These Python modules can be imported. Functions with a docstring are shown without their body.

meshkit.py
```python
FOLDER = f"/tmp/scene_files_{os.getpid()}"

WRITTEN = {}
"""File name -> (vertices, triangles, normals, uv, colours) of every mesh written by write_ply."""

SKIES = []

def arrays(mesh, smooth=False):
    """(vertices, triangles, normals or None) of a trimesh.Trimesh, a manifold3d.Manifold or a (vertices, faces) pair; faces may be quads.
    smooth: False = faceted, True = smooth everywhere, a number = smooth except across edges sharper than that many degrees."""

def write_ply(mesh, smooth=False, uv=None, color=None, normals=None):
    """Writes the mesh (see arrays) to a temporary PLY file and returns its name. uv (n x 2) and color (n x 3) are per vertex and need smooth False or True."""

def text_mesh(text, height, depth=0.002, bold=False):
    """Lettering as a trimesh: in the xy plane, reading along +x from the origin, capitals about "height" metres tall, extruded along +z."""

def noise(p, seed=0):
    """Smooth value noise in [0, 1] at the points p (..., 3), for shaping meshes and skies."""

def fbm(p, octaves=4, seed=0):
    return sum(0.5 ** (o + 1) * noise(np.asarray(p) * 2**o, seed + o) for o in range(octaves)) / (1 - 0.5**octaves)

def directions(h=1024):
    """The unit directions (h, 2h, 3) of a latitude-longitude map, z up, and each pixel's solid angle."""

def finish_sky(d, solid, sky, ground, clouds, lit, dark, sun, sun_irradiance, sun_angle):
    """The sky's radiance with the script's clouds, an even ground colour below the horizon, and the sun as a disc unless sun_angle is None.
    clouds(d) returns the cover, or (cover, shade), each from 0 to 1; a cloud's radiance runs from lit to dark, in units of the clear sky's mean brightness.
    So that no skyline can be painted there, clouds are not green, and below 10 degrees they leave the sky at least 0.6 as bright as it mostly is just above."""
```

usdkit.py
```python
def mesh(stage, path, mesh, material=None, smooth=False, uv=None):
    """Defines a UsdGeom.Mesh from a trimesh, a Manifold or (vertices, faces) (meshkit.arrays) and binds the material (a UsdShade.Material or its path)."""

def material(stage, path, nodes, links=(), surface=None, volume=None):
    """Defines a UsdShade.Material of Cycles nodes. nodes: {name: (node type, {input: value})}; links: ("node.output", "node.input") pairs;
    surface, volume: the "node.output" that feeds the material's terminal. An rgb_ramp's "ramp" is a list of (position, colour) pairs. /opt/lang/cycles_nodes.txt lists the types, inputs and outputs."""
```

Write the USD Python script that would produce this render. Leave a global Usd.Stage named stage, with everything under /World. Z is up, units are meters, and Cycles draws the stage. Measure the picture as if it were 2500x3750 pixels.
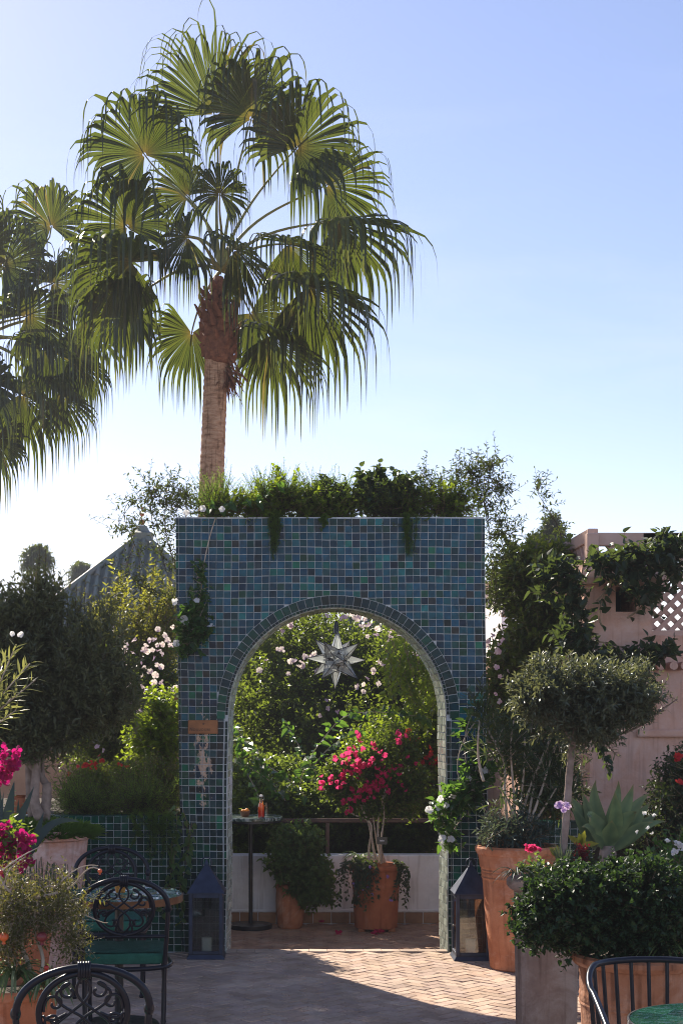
import math, random
import numpy as np, trimesh, usdkit, meshkit
from pxr import Usd, UsdGeom, UsdLux, UsdShade, Gf, Sdf, Vt
from shapely.geometry import Polygon, Point, box as sbox
PI = math.pi
stage = Usd.Stage.CreateInMemory()
UsdGeom.SetStageUpAxis(stage, 'Z'); UsdGeom.SetStageMetersPerUnit(stage, 1.0)
stage.SetDefaultPrim(UsdGeom.Xform.Define(stage, '/World').GetPrim())
UsdGeom.Scope.Define(stage, '/World/Looks')

# ------------------------------------------------------------------ camera, sky, sun
F, XV, YH, HC = 5500.0, 1030.0, 2590.0, 1.75        # lens in photo pixels, vanishing point, eye height
cam = UsdGeom.Camera.Define(stage, '/World/camera')
cam.CreateHorizontalApertureAttr(24.0); cam.CreateVerticalApertureAttr(36.0)
cam.CreateFocalLengthAttr(24.0 * F / 2500)
cam.CreateHorizontalApertureOffsetAttr(24.0 * (1250 - XV) / 2500)
cam.CreateVerticalApertureOffsetAttr(24.0 * (YH - 1875) / 2500)
cam.CreateClippingRangeAttr(Gf.Vec2f(0.05, 5000)); cam.CreateFocusDistanceAttr(10.5)
cam.CreateExposureAttr(1.08)
cx = UsdGeom.Xformable(cam); cx.AddTranslateOp().Set(Gf.Vec3d(0, 0, HC)); cx.AddRotateXOp().Set(90.0)

SUN_AZ, SUN_EL = math.radians(-29.0), math.radians(36.0)   # to the left, behind the arch
sun_dir = np.array([math.sin(SUN_AZ) * math.cos(SUN_EL), math.cos(SUN_AZ) * math.cos(SUN_EL), math.sin(SUN_EL)])
sky_m = usdkit.material(stage, '/World/Looks/sky', {
    's': ('sky_texture', {'sky_type': 'single_scattering', 'sun_disc': False, 'sun_elevation': SUN_EL, 'sun_rotation': SUN_AZ,
                          'air_density': 1.0, 'aerosol_density': 0.45, 'ozone_density': 1.6, 'altitude': 400.0}),
    'b': ('background_shader', {'strength': 0.079}), 't': ('mix', {'mix_type': 'multiply', 'fac': 1.0, 'color2': (1.09, .955, 1.02)}),
    'c': ('texture_coordinate', {}), 'mp': ('mapping', {'scale': (1.6, 1.6, 9)}), 'n': ('noise_texture', {'scale': 2.2, 'detail': 7, 'roughness': .55, 'distortion': .5}), 'r': ('map_range', {'from_min': .50, 'from_max': .78, 'to_max': .55, 'clamp': True}),
    'z': ('separate_xyz', {}), 'e': ('map_range', {'from_min': .05, 'from_max': .42, 'to_min': 1.0, 'to_max': 0.0, 'clamp': True}), 'k': ('math', {'math_type': 'multiply'}), 'w': ('mix', {'color2': (6.2, 6.3, 6.7)})},
    [('s.color', 't.color1'), ('t.color', 'w.color1'), ('c.generated', 'mp.vector'), ('mp.vector', 'n.vector'), ('n.fac', 'r.value'), ('c.generated', 'z.vector'), ('z.z', 'e.value'), ('r.result', 'k.value1'), ('e.result', 'k.value2'), ('k.value', 'w.fac'), ('w.color', 'b.color')], surface='b.background')
dome = UsdLux.DomeLight.Define(stage, '/World/sky')
UsdShade.MaterialBindingAPI.Apply(dome.GetPrim()).Bind(sky_m)
sun = UsdLux.DistantLight.Define(stage, '/World/sun')
sun.CreateNormalizeAttr(True); sun.CreateIntensityAttr(1.25); sun.CreateAngleAttr(0.5)
sun.CreateColorAttr(Gf.Vec3f(1.0, 0.90, 0.76))
rotm = Gf.Rotation(Gf.Vec3d(0, 0, 1), Gf.Vec3d(*map(float, sun_dir)))
sun.AddOrientOp().Set(Gf.Quatf(rotm.GetQuat()))

# ------------------------------------------------------------------ scene writing helpers
_used, LOC = {}, {}
def numbered(parent, name):
    k = _used.get((parent, name), 0); _used[(parent, name)] = k + 1
    return name if k == 0 else f'{name}_{k:03d}'
def tag(p, label=None, cat=None, group=None, kind=None):
    for k, v in (('label', label), ('category', cat), ('group', group), ('kind', kind)):
        if v: p.SetCustomDataByKey(k, v)
    return p
def thing(name, label=None, cat=None, loc=(0, 0, 0), rotz=0.0, group=None, kind=None):
    path = '/World/' + numbered('/World', name)
    x = UsdGeom.Xform.Define(stage, path); x.AddTranslateOp().Set(Gf.Vec3d(*map(float, loc)))
    if rotz: x.AddRotateZOp().Set(math.degrees(rotz))
    LOC[path] = np.array(loc, float); tag(x.GetPrim(), label, cat, group, kind)
    return path
def part(parent, name, mesh, mat, smooth=False, tint=None, label=None, kind=None, world=False):
    """one Mesh prim under parent; world=True: the mesh is given in world coordinates"""
    path = parent + '/' + numbered(parent, name)
    v, f = arr(mesh)
    if world:
        top = '/'.join(path.split('/')[:3]); v = v - LOC.get(top, 0)
    if tint is not None: smooth = bool(smooth)
    m = usdkit.mesh(stage, path, (v, f), mat, smooth)
    if tint is not None:
        t = np.broadcast_to(np.asarray(tint, np.float32), (len(v), 3))
        UsdGeom.PrimvarsAPI(m).CreatePrimvar('tint', Sdf.ValueTypeNames.Color3fArray, 'vertex').Set(Vt.Vec3fArray.FromNumpy(np.ascontiguousarray(t)))
    m.CreateDoubleSidedAttr(True)
    tag(m.GetPrim(), label, None, None, kind)
    return path
def single(name, mesh, mat, label=None, cat=None, group=None, kind=None, smooth=False, tint=None):
    p = part('/World', name, mesh, mat, smooth, tint)
    tag(stage.GetPrimAtPath(p), label, cat, group, kind)
    return p
def copy_of(src, loc, rotz, label):
    name = src.split('/')[-1]
    sp = stage.GetPrimAtPath(src); cd = sp.GetCustomData()
    path = '/World/' + numbered('/World', name)
    x = UsdGeom.Xform.Define(stage, path); p = x.GetPrim()
    p.GetReferences().AddInternalReference(src); p.SetInstanceable(True)
    x.ClearXformOpOrder()
    x.AddTranslateOp(opSuffix='place').Set(Gf.Vec3d(*map(float, loc))); x.AddRotateZOp(opSuffix='turn').Set(math.degrees(rotz))
    tag(p, label, cd.get('category'), cd.get('group'))
    return path
def P(x, y, Y):
    return np.array([(x - XV) / F * Y, Y, HC - (y - YH) / F * Y])
def Q(x, y, Y):     # the same from the 1568-wide copy of the photo
    return P(x * 2500 / 1568, y * 2500 / 1568, Y)

# ------------------------------------------------------------------ mesh helpers, all return (v, f)
def arr(m):
    v, f, _ = meshkit.arrays(m); return np.asarray(v, float), np.asarray(f, int)
def join(ms):
    vs, fs, n = [], [], 0
    for m in ms:
        v, f = m if isinstance(m, tuple) else arr(m)
        f = np.asarray(f)
        if f.shape[1] == 4: f = np.vstack([f[:, [0, 1, 2]], f[:, [0, 2, 3]]])
        vs.append(v); fs.append(f + n); n += len(v)
    return np.vstack(vs), np.vstack(fs)
def move(m, t): v, f = m; return v + np.asarray(t, float), f
def rotz(m, a):
    v, f = m; c, s = math.cos(a), math.sin(a)
    return v @ np.array([[c, s, 0], [-s, c, 0], [0, 0, 1.0]]), f
def bx(x0, x1, y0, y1, z0, z1, b=0.0):
    if b <= 0:
        v = np.array([[x, y, z] for z in (z0, z1) for y in (y0, y1) for x in (x0, x1)], float)
        f = np.array([[0, 2, 3, 1], [4, 5, 7, 6], [0, 1, 5, 4], [2, 6, 7, 3], [0, 4, 6, 2], [1, 3, 7, 5]])
        return v, np.vstack([f[:, [0, 1, 2]], f[:, [0, 2, 3]]])
    pts = []
    for sx, X in ((-1, x0), (1, x1)):
        for sy, Y in ((-1, y0), (1, y1)):
            for sz, Z in ((-1, z0), (1, z1)):
                pts += [(X, Y - sy * b, Z - sz * b), (X - sx * b, Y, Z - sz * b), (X - sx * b, Y - sy * b, Z)]
    h = trimesh.convex.convex_hull(np.array(pts)); return np.array(h.vertices), np.array(h.faces)
def tube(pts, r, sides=8, closed=False):
    p = np.asarray(pts, float); n = len(p); r = np.broadcast_to(np.asarray(r, float), (n,))
    t = np.roll(p, -1, 0) - np.roll(p, 1, 0) if closed else np.gradient(p, axis=0)
    t /= np.linalg.norm(t, axis=1, keepdims=True) + 1e-12
    a = np.zeros((n, 3)); up = np.array([0, 0, 1.0]) if abs(t[0, 2]) < .9 else np.array([1.0, 0, 0])
    cur = np.cross(t[0], up); cur /= np.linalg.norm(cur)
    for i in range(n):
        cur = cur - t[i] * (cur @ t[i]); cur /= np.linalg.norm(cur) + 1e-12; a[i] = cur
    b = np.cross(t, a); ang = np.arange(sides) * 2 * PI / sides
    v = p[:, None] + r[:, None, None] * (np.cos(ang)[None, :, None] * a[:, None] + np.sin(ang)[None, :, None] * b[:, None])
    m = n if closed else n - 1
    i, j = np.meshgrid(np.arange(m), np.arange(sides), indexing='ij'); i2 = (i + 1) % n
    q = np.stack([i * sides + j, i * sides + (j + 1) % sides, i2 * sides + (j + 1) % sides, i2 * sides + j], -1).reshape(-1, 4)
    f = np.vstack([q[:, [0, 1, 2]], q[:, [0, 2, 3]]]); v = v.reshape(-1, 3)
    if not closed:
        c0, c1 = len(v), len(v) + 1; v = np.vstack([v, p[0], p[-1]]); k = np.arange(sides)
        f = np.vstack([f, np.stack([np.full(sides, c0), (k + 1) % sides, k], 1), np.stack([np.full(sides, c1), (n - 1) * sides + k, (n - 1) * sides + (k + 1) % sides], 1)])
    return v, f
def spline(pts, n=24, closed=False):
    from scipy.interpolate import CubicSpline
    p = np.asarray(pts, float)
    if closed: p = np.vstack([p, p[:1]])
    d = np.r_[0, np.cumsum(np.linalg.norm(np.diff(p, axis=0), axis=1))]
    cs = CubicSpline(d, p, bc_type='periodic' if closed else 'not-a-knot' if len(p) > 3 else 'natural')
    return cs(np.linspace(0, d[-1], n + 1)[:-1] if closed else np.linspace(0, d[-1], n))
def lathe(prof, n=40, loc=(0, 0, 0), wob=0.0, seed=0):
    pr = np.asarray(prof, float); a = np.arange(n) * 2 * PI / n; k = len(pr)
    v = np.stack([pr[:, None, 0] * np.cos(a)[None], pr[:, None, 0] * np.sin(a)[None], np.broadcast_to(pr[:, None, 1], (k, n))], -1)
    if wob: v[..., :2] *= (1 + wob * (meshkit.fbm(v * 6, 3, seed) - .5))[..., None]
    i, j = np.meshgrid(np.arange(k - 1), np.arange(n), indexing='ij')
    q = np.stack([i * n + j, i * n + (j + 1) % n, (i + 1) * n + (j + 1) % n, (i + 1) * n + j], -1).reshape(-1, 4)
    return v.reshape(-1, 3) + np.asarray(loc, float), np.vstack([q[:, [0, 1, 2]], q[:, [0, 2, 3]]])
def disc(r, z, n=40, loc=(0, 0, 0)):
    a = np.arange(n) * 2 * PI / n
    v = np.vstack([[0, 0, z], np.stack([r * np.cos(a), r * np.sin(a), np.full(n, z)], 1)]) + np.asarray(loc, float)
    k = np.arange(n); return v, np.stack([np.zeros(n, int), 1 + k, 1 + (k + 1) % n], 1)
def ico(r, loc, sub=2, sc=(1, 1, 1)):
    m = trimesh.creation.icosphere(sub, r); return np.array(m.vertices) * np.asarray(sc) + np.asarray(loc, float), np.array(m.faces)
def plate(poly, o, ux, uy, un, h, inset, rng=None, jit=0.0):
    """a raised convex piece: polygon (n,2) on the plane o+ux,uy; h thick along un, its face inset all round and a little tilted"""
    p = np.asarray(poly, float); c = p.mean(0); n = len(p)
    size = np.linalg.norm(p - c, axis=1).max(); top = c + (p - c) * (1 - inset / size)
    hh = np.full(n, h)
    if rng is not None and jit: hh = hh + (p - c) @ rng.normal(0, jit, 2) / size + rng.normal(0, jit * .4)
    o, ux, uy, un = map(np.asarray, (o, ux, uy, un))
    v = np.vstack([o + p[:, :1] * ux + p[:, 1:] * uy, o + top[:, :1] * ux + top[:, 1:] * uy + hh[:, None] * un])
    f = [[n, n + i, n + i + 1] for i in range(1, n - 1)]
    for i in range(n):
        j = (i + 1) % n; f += [[i, j, n + j], [i, n + j, n + i]]
    return v, np.array(f)
def unit(v): v = np.asarray(v, float); return v / (np.linalg.norm(v, axis=-1, keepdims=True) + 1e-12)

# ------------------------------------------------------------------ foliage
def leaves(p, d, n, L, W, kind='diamond', droop=0.12):
    p, d = np.asarray(p, float), unit(d); N = len(p)
    s = unit(np.cross(d, n)); n = np.cross(s, d)
    L = np.broadcast_to(L, (N,))[:, None]; W = np.broadcast_to(W, (N,))[:, None]
    at = lambda a, b, c: p + d * (L * a) + s * (W * b) + n * (W * c)
    dr = np.array([[0, 0, -1.0]]) * L * droop
    if kind == 'diamond':
        V = [p, at(.45, .5, .18), at(1, 0, 0) + dr, at(.45, -.5, .18)]; f = [[0, 1, 2], [0, 2, 3]]
    elif kind == 'long':
        V = [p, at(.3, .5, .15), at(.65, .42, .1) + dr * .4, at(1, 0, 0) + dr, at(.65, -.42, .1) + dr * .4, at(.3, -.5, .15), at(.5, 0, 0) + dr * .25]
        f = [[0, 1, 6], [1, 2, 6], [2, 3, 6], [3, 4, 6], [4, 5, 6], [5, 0, 6]]
    elif kind == 'petal':
        V = [p, at(.35, .42, .1), at(.8, .5, .16), at(1, .2, .08), at(1, -.2, .08), at(.8, -.5, .16), at(.35, -.42, .1)]; f = [[0, 1, 2], [0, 2, 3], [0, 3, 4], [0, 4, 5], [0, 5, 6]]
    else:    # heart / broad
        V = [p, at(-.08, .3, .1), at(.18, .52, .2), at(.55, .38, .14) + dr * .4, at(1, 0, 0) + dr, at(.55, -.38, .14) + dr * .4, at(.18, -.52, .2), at(-.08, -.3, .1), at(.42, 0, -.02) + dr * .2]
        f = [[0, 1, 8], [1, 2, 8], [2, 3, 8], [3, 4, 8], [4, 5, 8], [5, 6, 8], [6, 7, 8], [7, 0, 8]]
    k = len(V); v = np.stack(V, 1).reshape(-1, 3)
    f = (np.arange(N)[:, None, None] * k + np.array(f)[None]).reshape(-1, 3)
    return v, f
def sticks(a, b, r0, r1):
    a, b = np.asarray(a, float), np.asarray(b, float); N = len(a); t = unit(b - a)
    x = unit(np.cross(t, np.where(np.abs(t[:, 2:]) < .9, [[0, 0, 1.0]], [[1.0, 0, 0]]))); y = np.cross(t, x); V = []
    for q, r in ((a, r0), (b, r1)):
        for k in range(3):
            V.append(q + r * (x * math.cos(k * 2.0944) + y * math.sin(k * 2.0944)))
    v = np.stack(V, 1).reshape(-1, 3); f = []
    for k in range(3):
        j = (k + 1) % 3; f += [[k, j, 3 + j], [k, 3 + j, 3 + k]]
    return v, (np.arange(N)[:, None, None] * 6 + np.array(f)[None]).reshape(-1, 3)
def twig_leaves(rng, a, d, tl, per, L, W, kind, spread=1.0, lift=.25, droop=.12, t0=.1):
    """leaves set spirally along straight twigs a + d*tl"""
    N = len(a); k = np.arange(per); t = (t0 + (1 - t0) * (k + .5) / per)[None] + rng.uniform(-.04, .04, (N, per))
    pos = a[:, None] + d[:, None] * (tl[:, None] * t)[..., None]
    ph = (k * 2.4)[None] + rng.uniform(0, 6.28, (N, 1)) + rng.normal(0, .3, (N, per))
    x = unit(np.cross(d, np.where(np.abs(d[:, 2:]) < .9, [[0, 0, 1.0]], [[1.0, 0, 0]]))); y = np.cross(d, x)
    side = np.cos(ph)[..., None] * x[:, None] + np.sin(ph)[..., None] * y[:, None]
    ld = unit(d[:, None] * (.55 / spread) + side + rng.normal(0, .22, side.shape) + np.array([0, 0, lift]))
    up = np.array([0, 0, 1.0]) + rng.normal(0, .45, side.shape)
    q = lambda z: z.reshape(-1, z.shape[-1])
    sc = (rng.uniform(.65, 1.15, (N, per)) * (1 - .25 * np.clip(t, 0, 1))).ravel()
    return leaves(q(pos), q(ld), q(up), L * sc, W * sc, kind, droop)
SUN_GAPS = []
def shrub(rng, c, r, n, tl, per, L, W, kind='diamond', up=.3, shell=.45, rough=.45, gap=.36, gf=3.0, spread=1.0, droop=.12, lift=.25, tw=.0025, zmin=None):
    """(leaf mesh, twig mesh) of a bushy crown: twigs through an uneven ellipsoid, with gaps and clumps"""
    c, r = np.asarray(c, float), np.broadcast_to(np.asarray(r, float), (3,))
    d = unit(rng.normal(size=(n * 2, 3))); rad = shell + (1 - shell) * rng.uniform(0, 1, n * 2) ** .6
    mod = 1 + rough * (meshkit.fbm(d * 2.2 + c, 3, int(rng.integers(9999))) - .5) * 2
    q = d * (rad * mod)[:, None]
    keep = meshkit.fbm((c + q * r) * gf / max(r.max(), .05) * .8, 3, int(rng.integers(9999))) > gap
    for p in SUN_GAPS: keep &= np.linalg.norm(np.cross(c + q * r - np.asarray(p), sun_dir), axis=1) > .42     # a gap in the leaves where the sun comes through
    if zmin is not None: keep &= (c + q * r)[:, 2] > zmin
    q, d = q[keep][:n], d[keep][:n]; N = len(q)
    td = unit(d / (r / r.max()) ** .5 + np.array([0, 0, up]) + rng.normal(0, .4, (N, 3)))
    ln = tl * rng.uniform(.6, 1.3, N); a = c + q * r - td * (ln * .55)[:, None]
    lm = twig_leaves(rng, a, td, ln, per, L, W, kind, spread, lift, droop)
    return lm, sticks(a, a + td * ln[:, None], tw, tw * .4)
def vine(rng, path, step, L, W, kind='heart', hang=.4, r=.003, jit=.5):
    """leaves along a polyline, and its stem"""
    p = np.asarray(path, float); d = np.r_[0, np.cumsum(np.linalg.norm(np.diff(p, axis=0), axis=1))]
    t = np.arange(step * .5, d[-1], step); pos = np.stack([np.interp(t, d, p[:, i]) for i in range(3)], 1)
    tan = unit(np.stack([np.interp(np.clip(t + .01, 0, d[-1]), d, p[:, i]) for i in range(3)], 1) - pos + 1e-9)
    N = len(t); x = unit(np.cross(tan, [[.3, .2, 1.0]])); sgn = np.where(np.arange(N) % 2, 1, -1)[:, None]
    ld = unit(x * sgn + tan * .4 + rng.normal(0, jit, (N, 3)) + np.array([0, -.15, -hang]))
    up = np.array([0, -.7, .6]) + rng.normal(0, jit, (N, 3)); sc = rng.uniform(.6, 1.15, N)
    return leaves(pos + ld * .2 * L, ld, up, L * sc, W * sc, kind), tube(p, np.linspace(r, r * .4, len(p)), 5)
def blossoms(rng, pos, size, petals=5, cup=.5, face=(0, -1, .2), jit=.6):
    pos = np.asarray(pos, float); N = len(pos); ax = unit(np.asarray(face, float) + rng.normal(0, jit, (N, 3)))
    x = unit(np.cross(ax, [[.31, .2, .9]])); y = np.cross(ax, x); ph = (np.arange(petals) * 2 * PI / petals)[None] + rng.uniform(0, 6, (N, 1))
    rd = np.cos(ph)[..., None] * x[:, None] + np.sin(ph)[..., None] * y[:, None]
    d = unit(rd + (cup + rng.normal(0, .25, rd.shape[:2]))[..., None] * ax[:, None] + rng.normal(0, .12, rd.shape)); q = lambda z: z.reshape(-1, 3)
    s = np.repeat(size * rng.uniform(.75, 1.2, N), petals)
    return leaves(np.repeat(pos, petals, 0), q(d), q(np.broadcast_to(ax[:, None], d.shape)), s, s * rng.uniform(.75, 1.05, len(s)), 'petal', 0.0)
def gauss_pts(rng, c, r, n): return np.asarray(c, float) + np.clip(rng.normal(0, .5, (n, 3)), -1, 1) * np.asarray(r, float)

# ------------------------------------------------------------------ materials
def M(name, nodes, links, surface='p.BSDF', volume=None):
    return usdkit.material(stage, '/World/Looks/' + name, nodes, links, surface=surface, volume=volume)
def mottled(name, c1, c2, scale=6, rough=.7, bump=.15, bscale=40, spec=.3, detail=6, c3=None, metal=0.0, dist=.01, rscale=None):
    ramp = [(.3, c1), (.7, c2)] if c3 is None else [(.25, c1), (.55, c2), (.75, c3)]
    return M(name, {'g': ('geometry', {}), 'n': ('noise_texture', {'scale': scale, 'detail': detail, 'roughness': .62}), 'r': ('rgb_ramp', {'ramp': ramp}),
                    'n2': ('noise_texture', {'scale': bscale, 'detail': 4}), 'b': ('bump', {'strength': bump, 'distance': dist}),
                    'p': ('principled_bsdf', {'roughness': rough, 'specular_ior_level': spec, 'metallic': metal})},
             [('g.position', 'n.vector'), ('g.position', 'n2.vector'), ('n.fac', 'r.fac'), ('r.color', 'p.base_color'), ('n2.fac', 'b.height'), ('b.normal', 'p.normal')])
def leafmat(name, c1, c2, tl=.4, rough=.45, tcol=None, spec=.4, odd=None):
    """each leaf its own tone; light passes through"""
    ramp = [(0, c1), (.9, c2)] + ([(.93, odd), (1, odd)] if odd else [])
    tc = tcol or (min(1, 3.4 * c2[0]), min(1, 3.0 * c2[1]), min(1, 1.2 * c2[2]))
    return M(name, {'g': ('geometry', {}), 'r': ('rgb_ramp', {'ramp': ramp}), 'p': ('principled_bsdf', {'roughness': rough, 'specular_ior_level': spec}),
                    'mx': ('mix', {'fac': .7, 'color2': tc}), 't': ('translucent_bsdf', {}), 'm': ('mix_closure', {'fac': tl})},
             [('g.random_per_island', 'r.fac'), ('r.color', 'p.base_color'), ('r.color', 'mx.color1'), ('mx.color', 't.color'), ('p.BSDF', 'm.closure1'), ('t.BSDF', 'm.closure2')], 'm.closure')
def plain(name, c, rough=.5, metal=0.0, spec=.5, coat=0.0):
    return M(name, {'g': ('geometry', {}), 'n': ('noise_texture', {'scale': 18, 'detail': 5}), 'r': ('rgb_ramp', {'ramp': [(.3, tuple(.75 * x for x in c)), (.7, tuple(min(1, 1.15 * x) for x in c))]}),
                    'mr': ('map_range', {'to_min': rough * .75, 'to_max': min(1, rough * 1.3)}), 'p': ('principled_bsdf', {'metallic': metal, 'specular_ior_level': spec, 'coat_weight': coat})},
             [('g.position', 'n.vector'), ('n.fac', 'r.fac'), ('r.color', 'p.base_color'), ('n.fac', 'mr.value'), ('mr.result', 'p.roughness')])
def pane_mat(name, tint=(.9, .95, .95), rough=.02, lo=.06, hi=.5):
    return M(name, {'f': ('fresnel', {'IOR': 1.5}), 'mr': ('map_range', {'to_min': lo, 'to_max': hi, 'from_max': .6}), 't': ('transparent_bsdf', {'color': tint}), 'g': ('glossy_bsdf', {'color': (.9, .9, .9), 'roughness': rough}), 'm': ('mix_closure', {})},
             [('f.fac', 'mr.value'), ('mr.result', 'm.fac'), ('t.BSDF', 'm.closure1'), ('g.BSDF', 'm.closure2')], 'm.closure')
# glazed tile: own tint per tile (primvar), uneven glaze, worn to the clay in one streak of the left pier
def tile_material(name, wear):
    nodes = {'g': ('geometry', {}), 'a': ('attribute', {'attribute': 'tint'}), 'n': ('noise_texture', {'scale': 22, 'detail': 5, 'roughness': .6}),
             'hv': ('map_range', {'from_min': .25, 'from_max': .75, 'to_min': .55, 'to_max': 1.5}), 'h': ('hsv', {}),
             'nb': ('noise_texture', {'scale': 34, 'detail': 3, 'roughness': .55}), 'b': ('bump', {'strength': .5, 'distance': .006}),
             'p': ('principled_bsdf', {'specular_ior_level': .22}), 'nr': ('noise_texture', {'scale': 9, 'detail': 4}), 'rr': ('map_range', {'from_min': .3, 'from_max': .7, 'to_min': .06, 'to_max': .26})}
    links = [('g.position', 'n.vector'), ('g.position', 'nb.vector'), ('g.position', 'nr.vector'), ('n.fac', 'hv.value'), ('hv.result', 'h.value'), ('a.color', 'h.color'),
             ('nb.fac', 'b.height'), ('b.normal', 'p.normal'), ('nr.fac', 'rr.value')]
    if not wear:
        links += [('h.color', 'p.base_color'), ('rr.result', 'p.roughness')]
    else:
        nodes |= {'sx': ('separate_xyz', {}), 'dx': ('math', {'math_type': 'subtract', 'value2': wear[0]}), 'ax': ('math', {'math_type': 'absolute'}), 'kx': ('map_range', {'from_min': .0, 'from_max': .16, 'to_min': .34, 'to_max': 0.0, 'clamp': True}),
                  'dz': ('math', {'math_type': 'subtract', 'value2': wear[1]}), 'az': ('math', {'math_type': 'absolute'}), 'kz': ('map_range', {'from_min': .1, 'from_max': .75, 'to_min': 1.0, 'to_max': 0.0, 'clamp': True}),
                  'km': ('math', {'math_type': 'multiply'}), 'mp': ('mapping', {'scale': (1, 1, .45)}), 'nw': ('noise_texture', {'scale': 26, 'detail': 8, 'roughness': .72}), 'ad': ('math', {'math_type': 'add'}),
                  'w': ('map_range', {'from_min': .77, 'from_max': .80, 'clamp': True}), 'nc': ('noise_texture', {'scale': 60, 'detail': 4}), 'rc': ('rgb_ramp', {'ramp': [(.3, (.30, .19, .13)), (.7, (.50, .36, .26))]}),
                  'mx': ('mix', {}), 'mrr': ('mix_float', {'b': .9})}
        links += [('g.position', 'sx.vector'), ('sx.x', 'dx.value1'), ('dx.value', 'ax.value1'), ('ax.value', 'kx.value'), ('sx.z', 'dz.value1'), ('dz.value', 'az.value1'), ('az.value', 'kz.value'),
                  ('kx.result', 'km.value1'), ('kz.result', 'km.value2'), ('g.position', 'mp.vector'), ('mp.vector', 'nw.vector'), ('nw.fac', 'ad.value1'), ('km.value', 'ad.value2'), ('ad.value', 'w.value'),
                  ('g.position', 'nc.vector'), ('nc.fac', 'rc.fac'), ('w.result', 'mx.fac'), ('h.color', 'mx.color1'), ('rc.color', 'mx.color2'), ('mx.color', 'p.base_color'), ('w.result', 'mrr.fac'), ('rr.result', 'mrr.a'), ('mrr.result', 'p.roughness')]
    return M(name, nodes, links)
m_tile = tile_material('glazed_tile', None)
m_tile_worn = tile_material('worn_glazed_tile', (-.56, 1.42))
def clay(name, c1, c2, bloom, streak=.45, amount=(.52, .68)):
    """fired clay: mottled body, pale salt bloom in patches, dark runs of water"""
    return M(name, {'g': ('geometry', {}), 'n': ('noise_texture', {'scale': 6, 'detail': 9, 'roughness': .65}), 'r': ('rgb_ramp', {'ramp': [(.3, c1), (.7, c2)]}),
        'nb': ('noise_texture', {'scale': 3.2, 'detail': 9, 'roughness': .7, 'distortion': .6}), 'rb': ('map_range', {'from_min': amount[0], 'from_max': amount[1], 'to_max': .75, 'clamp': True}), 'mb': ('mix', {'color2': bloom}),
        'mv': ('mapping', {'scale': (26, 26, 1.6)}), 'nv': ('noise_texture', {'scale': 1.2, 'detail': 5}), 'rv': ('rgb_ramp', {'ramp': [(.34, (.40, .34, .30)), (.47, (1, 1, 1))]}), 'mx': ('mix', {'mix_type': 'multiply', 'fac': streak}),
        'nf': ('noise_texture', {'scale': 55, 'detail': 6}), 'b': ('bump', {'strength': .35, 'distance': .01}), 'p': ('principled_bsdf', {'roughness': .85, 'specular_ior_level': .2})},
        [('g.position', 'n.vector'), ('n.fac', 'r.fac'), ('g.position', 'nb.vector'), ('nb.fac', 'rb.value'), ('rb.result', 'mb.fac'), ('r.color', 'mb.color1'), ('g.position', 'mv.vector'), ('mv.vector', 'nv.vector'), ('nv.fac', 'rv.fac'), ('mb.color', 'mx.color1'), ('rv.color', 'mx.color2'), ('mx.color', 'p.base_color'), ('g.position', 'nf.vector'), ('nf.fac', 'b.height'), ('b.normal', 'p.normal')])
m_grout = mottled('grout', (.30, .32, .32), (.50, .51, .50), 30, .9, .3, 90)
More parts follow.
